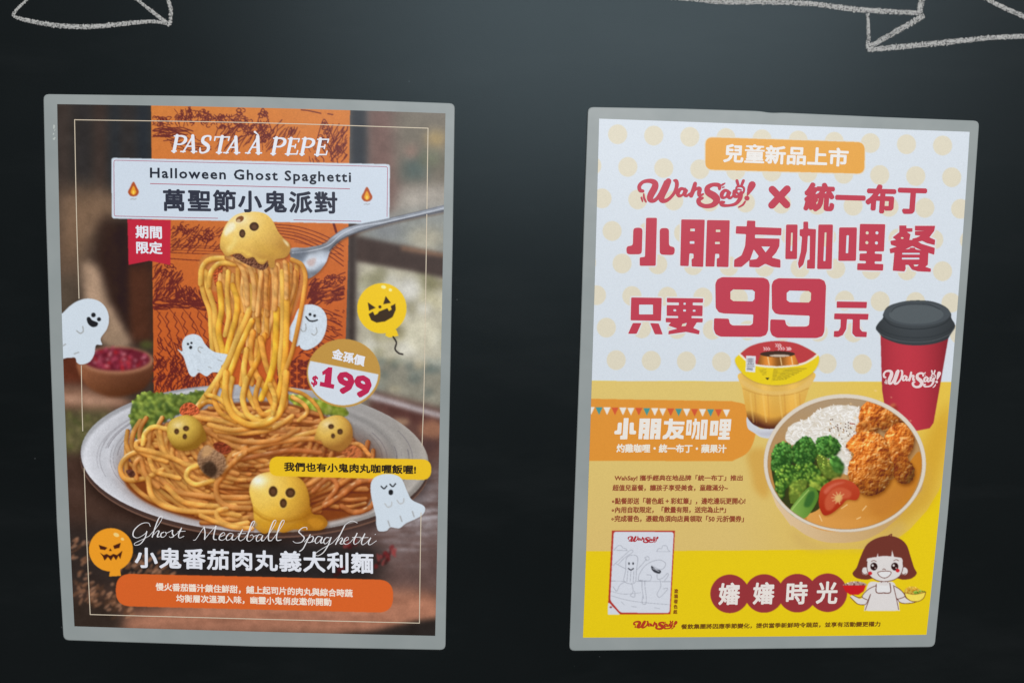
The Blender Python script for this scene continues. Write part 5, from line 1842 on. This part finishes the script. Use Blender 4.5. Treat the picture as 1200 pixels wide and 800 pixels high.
# ears, face
for cx in (684, 886):
    C.poly(ell(*zi([(cx, 350)])[0], 4.4, 4.6), SK)
    gl_([(cx - 14, 334), (cx - 18, 352), (cx - 4, 368), (cx + 10, 362)], .7)
gp_([(692, 300), (700, 282), (745, 276), (785, 270), (830, 274), (868, 278), (880, 300), (880, 340), (862, 375), (830, 396), (785, 404), (740, 396), (708, 372), (694, 340)], SK)
gl_([(694, 300), (694, 340), (708, 374), (745, 398), (785, 404), (830, 396), (864, 374), (880, 336), (880, 300)], .75)
gp_([(690, 285), (720, 262), (790, 255), (850, 262), (884, 285), (862, 279), (785, 271), (710, 281)], HR)
C.poly(zi([(742, 282), (750, 255), (753, 280)]), SK)
C.poly(zi([(820, 276), (824, 240), (834, 276)]), SK)
for cx in (729, 838):
    C.poly(ell(*zi([(cx, 326)])[0], 4.2, 4.6), R(52, 30, 28))
    C.poly(ell(*zi([(cx - 6, 320)])[0], 1.3, 1.4), R(214, 212, 210))
    C.poly(ell(*zi([(cx + 7, 334)])[0], .8, .8), R(190, 170, 166))
gl_([(716, 300), (728, 294), (742, 300)], .6); gl_([(832, 296), (846, 290), (858, 296)], .6)
for cx, cy in ((710, 361), (853, 347)):
    C.poly(ell(*zi([(cx, cy)])[0], 2.3, 2.1), R(196, 42, 50))
gl_([(774, 342), (782, 338), (790, 343)], .7)
C.poly(cr(zi([(750, 356), (785, 350), (818, 354), (810, 374), (785, 386), (760, 376)]), True), R(222, 222, 222))
q_ = cr(zi([(750, 356), (785, 350), (818, 354), (810, 374), (785, 386), (760, 376)]), True, 5)
C.stroke(np.vstack([q_, q_[:1]]), .7, OL)
# bowls in her hands
gp_([(570, 425), (600, 408), (640, 403), (682, 412), (684, 425)], R(176, 150, 140))
C.clump(cr(zi([(575, 422), (600, 408), (640, 403), (682, 412), (680, 424)]), True), 26, .9, [R(150, 110, 104), R(206, 190, 180), R(110, 76, 70)])
C.poly(zi([(566, 424), (688, 424), (676, 455), (650, 472), (605, 472), (580, 455)]), R(196, 40, 44))
gp_([(888, 464), (900, 436), (940, 430), (970, 446), (998, 456), (990, 470), (940, 474)], R(204, 170, 70))
C.clump(cr(zi([(895, 450), (905, 436), (940, 432), (958, 452), (930, 468), (900, 466)]), True), 26, 1.1, [R(206, 150, 50), R(188, 126, 40), R(224, 180, 80)])
C.clump(cr(zi([(935, 460), (960, 445), (992, 455), (990, 468), (940, 470)]), True), 22, 1.1, [R(110, 150, 50), R(86, 124, 40), R(140, 170, 70)])
C.poly(zi([(888, 462), (940, 470), (1000, 460), (990, 490), (960, 508), (920, 504), (898, 485)]), R(238, 216, 92))
gl_([(888, 462), (898, 487), (922, 505), (958, 508), (988, 490), (1000, 458)], .8, R(124, 84, 44))
gl_([(888, 462), (940, 471), (1000, 459)], .7, R(150, 110, 50))
C.a = np.clip(C.a, 0, 1)

# ---- big heading characters as shapes: white halo on the sheet, red ink above
zq, zw = Z(730, 250, 5.335), Z(910, 250, 5.335)
BIG = []


def big(zz, outline, holes=(), r=1.6):
    BIG.append((rrect(zz(outline), r, 4), [rrect(zz(h), .6, 3) if len(h) == 4 else zz(h) for h in holes]))


def bx(x0, y0, x1, y1):
    return [(x0, y0), (x1, y0), (x1, y1), (x0, y1)]


big(zq, [(145, 28), (213, 28), (205, 328), (105, 328), (105, 275), (138, 272)])
big(zq, [(65, 90), (123, 90), (118, 256), (22, 256), (22, 204), (62, 203)], r=4)
big(zq, [(230, 92), (288, 92), (288, 206), (325, 210), (322, 261), (230, 258)], r=4)
big(zq, [(365, 38), (512, 40), (502, 335), (430, 332), (429, 284), (441, 282), (442, 252), (416, 250), (411, 330), (358, 328)], [bx(421, 96, 450, 112), bx(418, 174, 447, 190)], 1.2)
big(zq, [(526, 42), (668, 44), (660, 336), (586, 334), (587, 281), (602, 279), (603, 254), (577, 252), (572, 333), (516, 332)], [bx(581, 102, 609, 117), bx(576, 178, 606, 192)], 1.2)
big(zq, [(708, 80), (774, 82), (776, 45), (828, 47), (827, 86), (992, 92), (990, 138), (826, 133), (825, 155), (980, 158), (978, 205), (958, 245), (930, 276), (985, 290), (985, 340), (935, 334), (890, 315), (850, 338), (790, 335), (790, 291), (835, 286), (850, 268), (818, 225), (795, 290), (742, 335), (694, 335), (696, 290), (742, 262), (764, 205), (770, 130), (705, 127)],
    [[(866, 207), (920, 208), (892, 244)]], 1.2)
big(zw, [(60, 70), (132, 70), (128, 286), (55, 286)], [[(91, 121), (102, 121), (98, 236), (87, 236)]])
big(zw, [(145, 100), (168, 98), (168, 52), (198, 52), (198, 96), (247, 99), (240, 346), (190, 345), (192, 290), (207, 290), (209, 140), (196, 140), (190, 235), (168, 320), (141, 345), (134, 312), (152, 240), (160, 145), (145, 141)], r=1.2)
big(zw, [(262, 70), (353, 70), (345, 348), (254, 348)], [[(301, 119), (313, 119), (306, 298), (293, 298)]])
big(zw, [(392, 88), (503, 88), (497, 297), (386, 297)], [[(438, 137), (453, 137), (448, 249), (433, 249)]])
big(zw, [(522, 66), (680, 68), (672, 238), (615, 238), (614, 252), (660, 254), (658, 300), (614, 300), (613, 315), (668, 317), (666, 358), (504, 354), (506, 312), (558, 313), (560, 298), (518, 296), (520, 251), (564, 250), (565, 236), (515, 235)],
    [ell(567, 122, 10, n=10), ell(628, 122, 10, n=10), ell(565, 183, 10, n=10), ell(625, 185, 10, n=10)], 1.2)
big(zq, [(52, 525), (243, 528), (238, 672), (48, 668)], [bx(101, 570, 188, 631)], 1.2)
big(zq, [(62, 685), (116, 685), (86, 752), (32, 752)], r=1)
big(zq, [(170, 685), (224, 688), (249, 756), (200, 755)], r=1)
big(zq, [(275, 528), (502, 532), (500, 558), (437, 557), (436, 574), (499, 576), (497, 642), (430, 641), (428, 654), (500, 656), (498, 681), (462, 681), (440, 716), (480, 733), (476, 756), (395, 740), (284, 756), (286, 734), (340, 720), (284, 700), (300, 681), (268, 680), (268, 653), (345, 654), (346, 641), (274, 640), (274, 573), (350, 574), (350, 557), (275, 556)],
    [bx(316, 599, 333, 612), bx(377, 600, 394, 613), bx(437, 602, 454, 614), bx(379, 558, 393, 571), [(372, 690), (400, 684), (392, 704), (366, 706)]], .8)
nine = [(578, 440), (590, 412), (620, 398), (880, 402), (908, 415), (918, 445), (908, 730), (895, 760), (860, 772), (610, 770), (580, 755), (568, 725), (570, 655), (662, 658), (668, 688), (685, 700), (795, 700), (812, 690), (816, 632), (630, 625), (600, 618), (580, 590)]
nh = [(690, 475), (810, 478), (825, 490), (823, 535), (810, 550), (690, 548), (672, 535), (672, 490)]
big(zq, nine, [nh], 1.6)
big(zq, [(x + 352, y + 7) for x, y in nine], [[(x + 352, y + 7) for x, y in nh]], 1.6)
big(zw, [(377, 550), (566, 553), (563, 592), (376, 590)], r=.8)
big(zw, [(362, 625), (576, 628), (572, 665), (521, 663), (521, 720), (535, 738), (565, 740), (563, 773), (495, 771), (474, 750), (477, 662), (441, 661), (436, 722), (415, 760), (385, 773), (358, 771), (360, 735), (388, 734), (400, 712), (402, 662), (360, 661)], r=.9)
N5 = len(BIG)
big(zw, [(768, 76), (812, 76), (812, 93), (850, 93), (850, 115), (815, 116), (838, 132), (830, 168), (792, 215), (752, 208), (716, 196), (712, 172), (748, 166), (726, 150), (768, 118)], [ell(786, 154, 9, 6, n=8)], .6)
big(zw, [(866, 78), (992, 78), (986, 110), (956, 150), (992, 166), (989, 198), (940, 186), (912, 172), (880, 178), (850, 176), (850, 158), (876, 152), (900, 140), (866, 136), (866, 112), (935, 110), (866, 108)], [], .6)
big(zw, [(828, 166), (872, 166), (905, 190), (990, 216), (986, 258), (925, 240), (850, 204), (780, 238), (712, 250), (707, 222), (790, 196)], [], .8)
big(zw, [(738, 236), (800, 226), (832, 222), (835, 214), (866, 214), (868, 224), (950, 240), (946, 322), (930, 334), (966, 346), (964, 366), (885, 362), (848, 352), (826, 322), (806, 322), (808, 346), (800, 363), (727, 358)], [bx(786, 247, 896, 257), bx(784, 277, 894, 288), [(856, 320), (890, 320), (880, 330), (862, 332)]], .8)
for o, hs in BIG:
    C.stroke(np.vstack([o, o[:1]]), 3.0, R(212, 214, 218))
SH2 = build_sheet(S2, C, P2)

k = Ink()
for o, hs in BIG:
    k.poly(o, CR, hs)
k.build('heading_lettering', SH2)

k = Ink()
k.text('兒童新品上市', (848.4, 168.0), (995, 173.4), 22.4, R(226, 224, 220), 1.7, 1.0, vd2(920), 3)
k.build('badge_lettering', SH2)
k = Ink()
k.text('統一布丁', (943.4, 213.4), (1087, 217.6), 34.4, CR, 3.6, 1.04, vd2(1015), 3)
for a_, b_ in (((905, 222), (922, 240)), ((922.5, 221.5), (904.5, 240.5))):
    k.ribbon([a_, b_], 8.6, CR, smooth=False)
k.build('partner_lettering', SH2)

# script wordmark, traced pen strokes in a 1200 x 375 view
WORD = [
    ([(100, 180), (75, 172), (70, 135), (105, 100), (165, 92), (205, 110), (205, 150), (170, 215), (165, 255), (200, 262), (240, 225), (275, 160), (300, 100)], [22, 26, 26, 24, 30, 40, 46, 46, 36, 26, 26, 26, 22]),
    ([(325, 95), (295, 160), (265, 220), (270, 260), (315, 258), (370, 205), (398, 140), (395, 95), (378, 88)], [40, 46, 46, 36, 24, 22, 26, 26, 18]),
    ([(470, 165), (435, 160), (408, 195), (420, 222), (452, 210), (480, 165), (468, 205), (485, 222), (515, 200)], [18, 22, 28, 22, 16, 30, 28, 18, 14]),
    ([(560, 115), (548, 160), (525, 220)], [26, 30, 28]),
    ([(535, 195), (570, 162), (600, 160), (595, 195), (600, 220), (632, 205)], [14, 20, 28, 28, 22, 12]),
    ([(775, 160), (770, 130), (715, 125), (670, 150), (675, 190), (730, 225), (750, 260), (715, 300), (650, 310), (600, 290), (592, 255), (625, 240)], [20, 28, 26, 34, 44, 50, 46, 34, 28, 30, 30, 18]),
    ([(850, 180), (820, 175), (795, 205), (800, 235), (832, 230), (862, 182), (850, 220), (870, 240), (900, 215)], [18, 22, 28, 22, 16, 28, 28, 18, 14]),
    ([(905, 180), (905, 220), (935, 225), (960, 200)], [22, 26, 20, 18]),
    ([(965, 195), (955, 245), (915, 290), (850, 305), (800, 300), (790, 280), (815, 275)], [26, 28, 22, 18, 24, 26, 16]),
    ([(1062, 125), (1045, 160), (1022, 212)], [48, 40, 12]),
    ([(1014, 240), (1018, 242)], [32, 32]),
    ([(928, 90), (940, 130)], [20, 18]), ([(985, 90), (968, 132)], [20, 18]),
    ([(920, 165), (930, 142), (965, 138), (990, 155), (985, 190), (955, 205), (925, 190), (935, 165), (965, 170)], [12, 14, 14, 14, 14, 14, 14, 10, 10]),
    ([(88, 235), (98, 268)], [12, 10]), ([(108, 205), (112, 240), (128, 272)], [10, 14, 12]),
    ([(1000, 270), (980, 298), (945, 318)], [12, 14, 10]),
    ([(800, 125), (822, 112)], [16, 8]), ([(802, 148), (816, 145)], [10, 8]),
]


def wordmark(ink, x0, y0, x1, y1, col, slope=0.0, bold=1.0):
    """fit the wordmark's ink box (60..1085, 78..322) to a pixel box"""
    sx, sy = (x1 - x0) / 1025.0, (y1 - y0) / 244.0
    for pts, w in WORD:
        p = np.asarray(pts, float)
        q = np.stack([x0 + (p[:, 0] - 60) * sx, y0 + (p[:, 1] - 78) * sy + slope * (p[:, 0] - 60) * sx], 1)
        ink.ribbon(q, np.asarray(w) * sx * bold, col, 5)


k = Ink()
wordmark(k, 748.0, 210.2, 884.6, 243.2, CR, 0, 1.32)
k.build('wordmark', SH2)
k = Ink()
c0_, c1_ = zf([(778, 14)])[0], zf([(1076, 108)])[0]
wordmark(k, c0_[0], c0_[1], c1_[0], c1_[1], R(224, 206, 206), 0, 1.4)
k.build('cup_wordmark', SH2)
k = Ink()
a_, b_ = zk([(205, 103)])[0], zk([(408, 146)])[0]
wordmark(k, a_[0], a_[1], b_[0], b_[1], R(172, 52, 60), 0, 1.5)
k.build('small_wordmark', SH2)
k = Ink()
wordmark(k, 742.4, 727.4, 793.4, 737.2, R(176, 62, 44), -.012, 1.5)
k.build('small_wordmark', SH2)

k = Ink()
for o, hs in BIG[:11]:   # the same heavy characters, small and white
    def sm(a):
        a = np.asarray(a, float)
        u_, v_ = (a[:, 0] - 734.1) / 303.4, (a[:, 1] - 255.2 - (a[:, 0] - 734) * .022) / 57.0
        return np.stack([720.6 + u_ * 136.6 - v_ * 1.0, 489.8 + v_ * 25.2 + u_ * .6], 1)
    k.poly(sm(o), R(228, 224, 216), [sm(h) for h in hs])
k.text('灼雞咖哩・統一布丁・蘋果汁', (722.6, 519.8), (851.6, 520.4), 10.2, R(228, 222, 208), .85, 1.0, vd2(790))
k.build('dish_name_lettering', SH2)
BR = R(146, 76, 54)
k = Ink()
for s, x0, x1, y0, y1, h in (('WahSay! 攜手經典在地品牌「統一布丁」推出', 720.3, 870.6, 556.2, 556.2, 7.9), ('超值兒童餐，讓孩子享受美食，童趣滿分~', 718, 853.4, 567.4, 567.4, 7.7),
                             ('◦點餐即送「著色紙 + 彩虹筆」，邊吃邊玩更開心!', 717.4, 873.8, 582.8, 582.8, 7.9), ('◦內用自取限定，「數量有限，送完為止!*」', 717, 851, 593.2, 593.0, 7.8),
                             ('◦完成著色，憑截角須向店員領取「50 元折價券」', 716.7, 872, 603.4, 603.8, 7.8)):
    k.text(s, (x0, y0), (x1, y1), h, BR, .5, 1.0, vd2(790))
k.build('body_lettering', SH2)
k = Ink()
for ch, cx, cy in (('嬸', 855.4, 695.4), ('嬸', 895.8, 694.8), ('時', 934.8, 694.6), ('光', 970, 694)):
    k.text(ch, (cx - 12.6, cy - 13.2), (cx + 12.6, cy - 13.4), 26.4, R(226, 220, 214), 1.5, 1, vd2(cx), 3)
k.build('disc_lettering', SH2)
k = Ink()
k.text('餐飲集團將因應季節變化，提供當季新鮮時令蔬菜，並享有活動變更權力', (798.4, 730.6), (1032, 727.4), 6.4, R(112, 78, 36), .45, 1.0, vd2(910))
for i, ch in enumerate('塗鴉著色紙'):
    k.text(ch, (790.2 - i * .25, 689.4 + i * 6.1), (795 - i * .25, 689.4 + i * 6.1), 5.2, R(140, 92, 36), .5, 1, vd2(793))
k.build('footer_lettering', SH2)
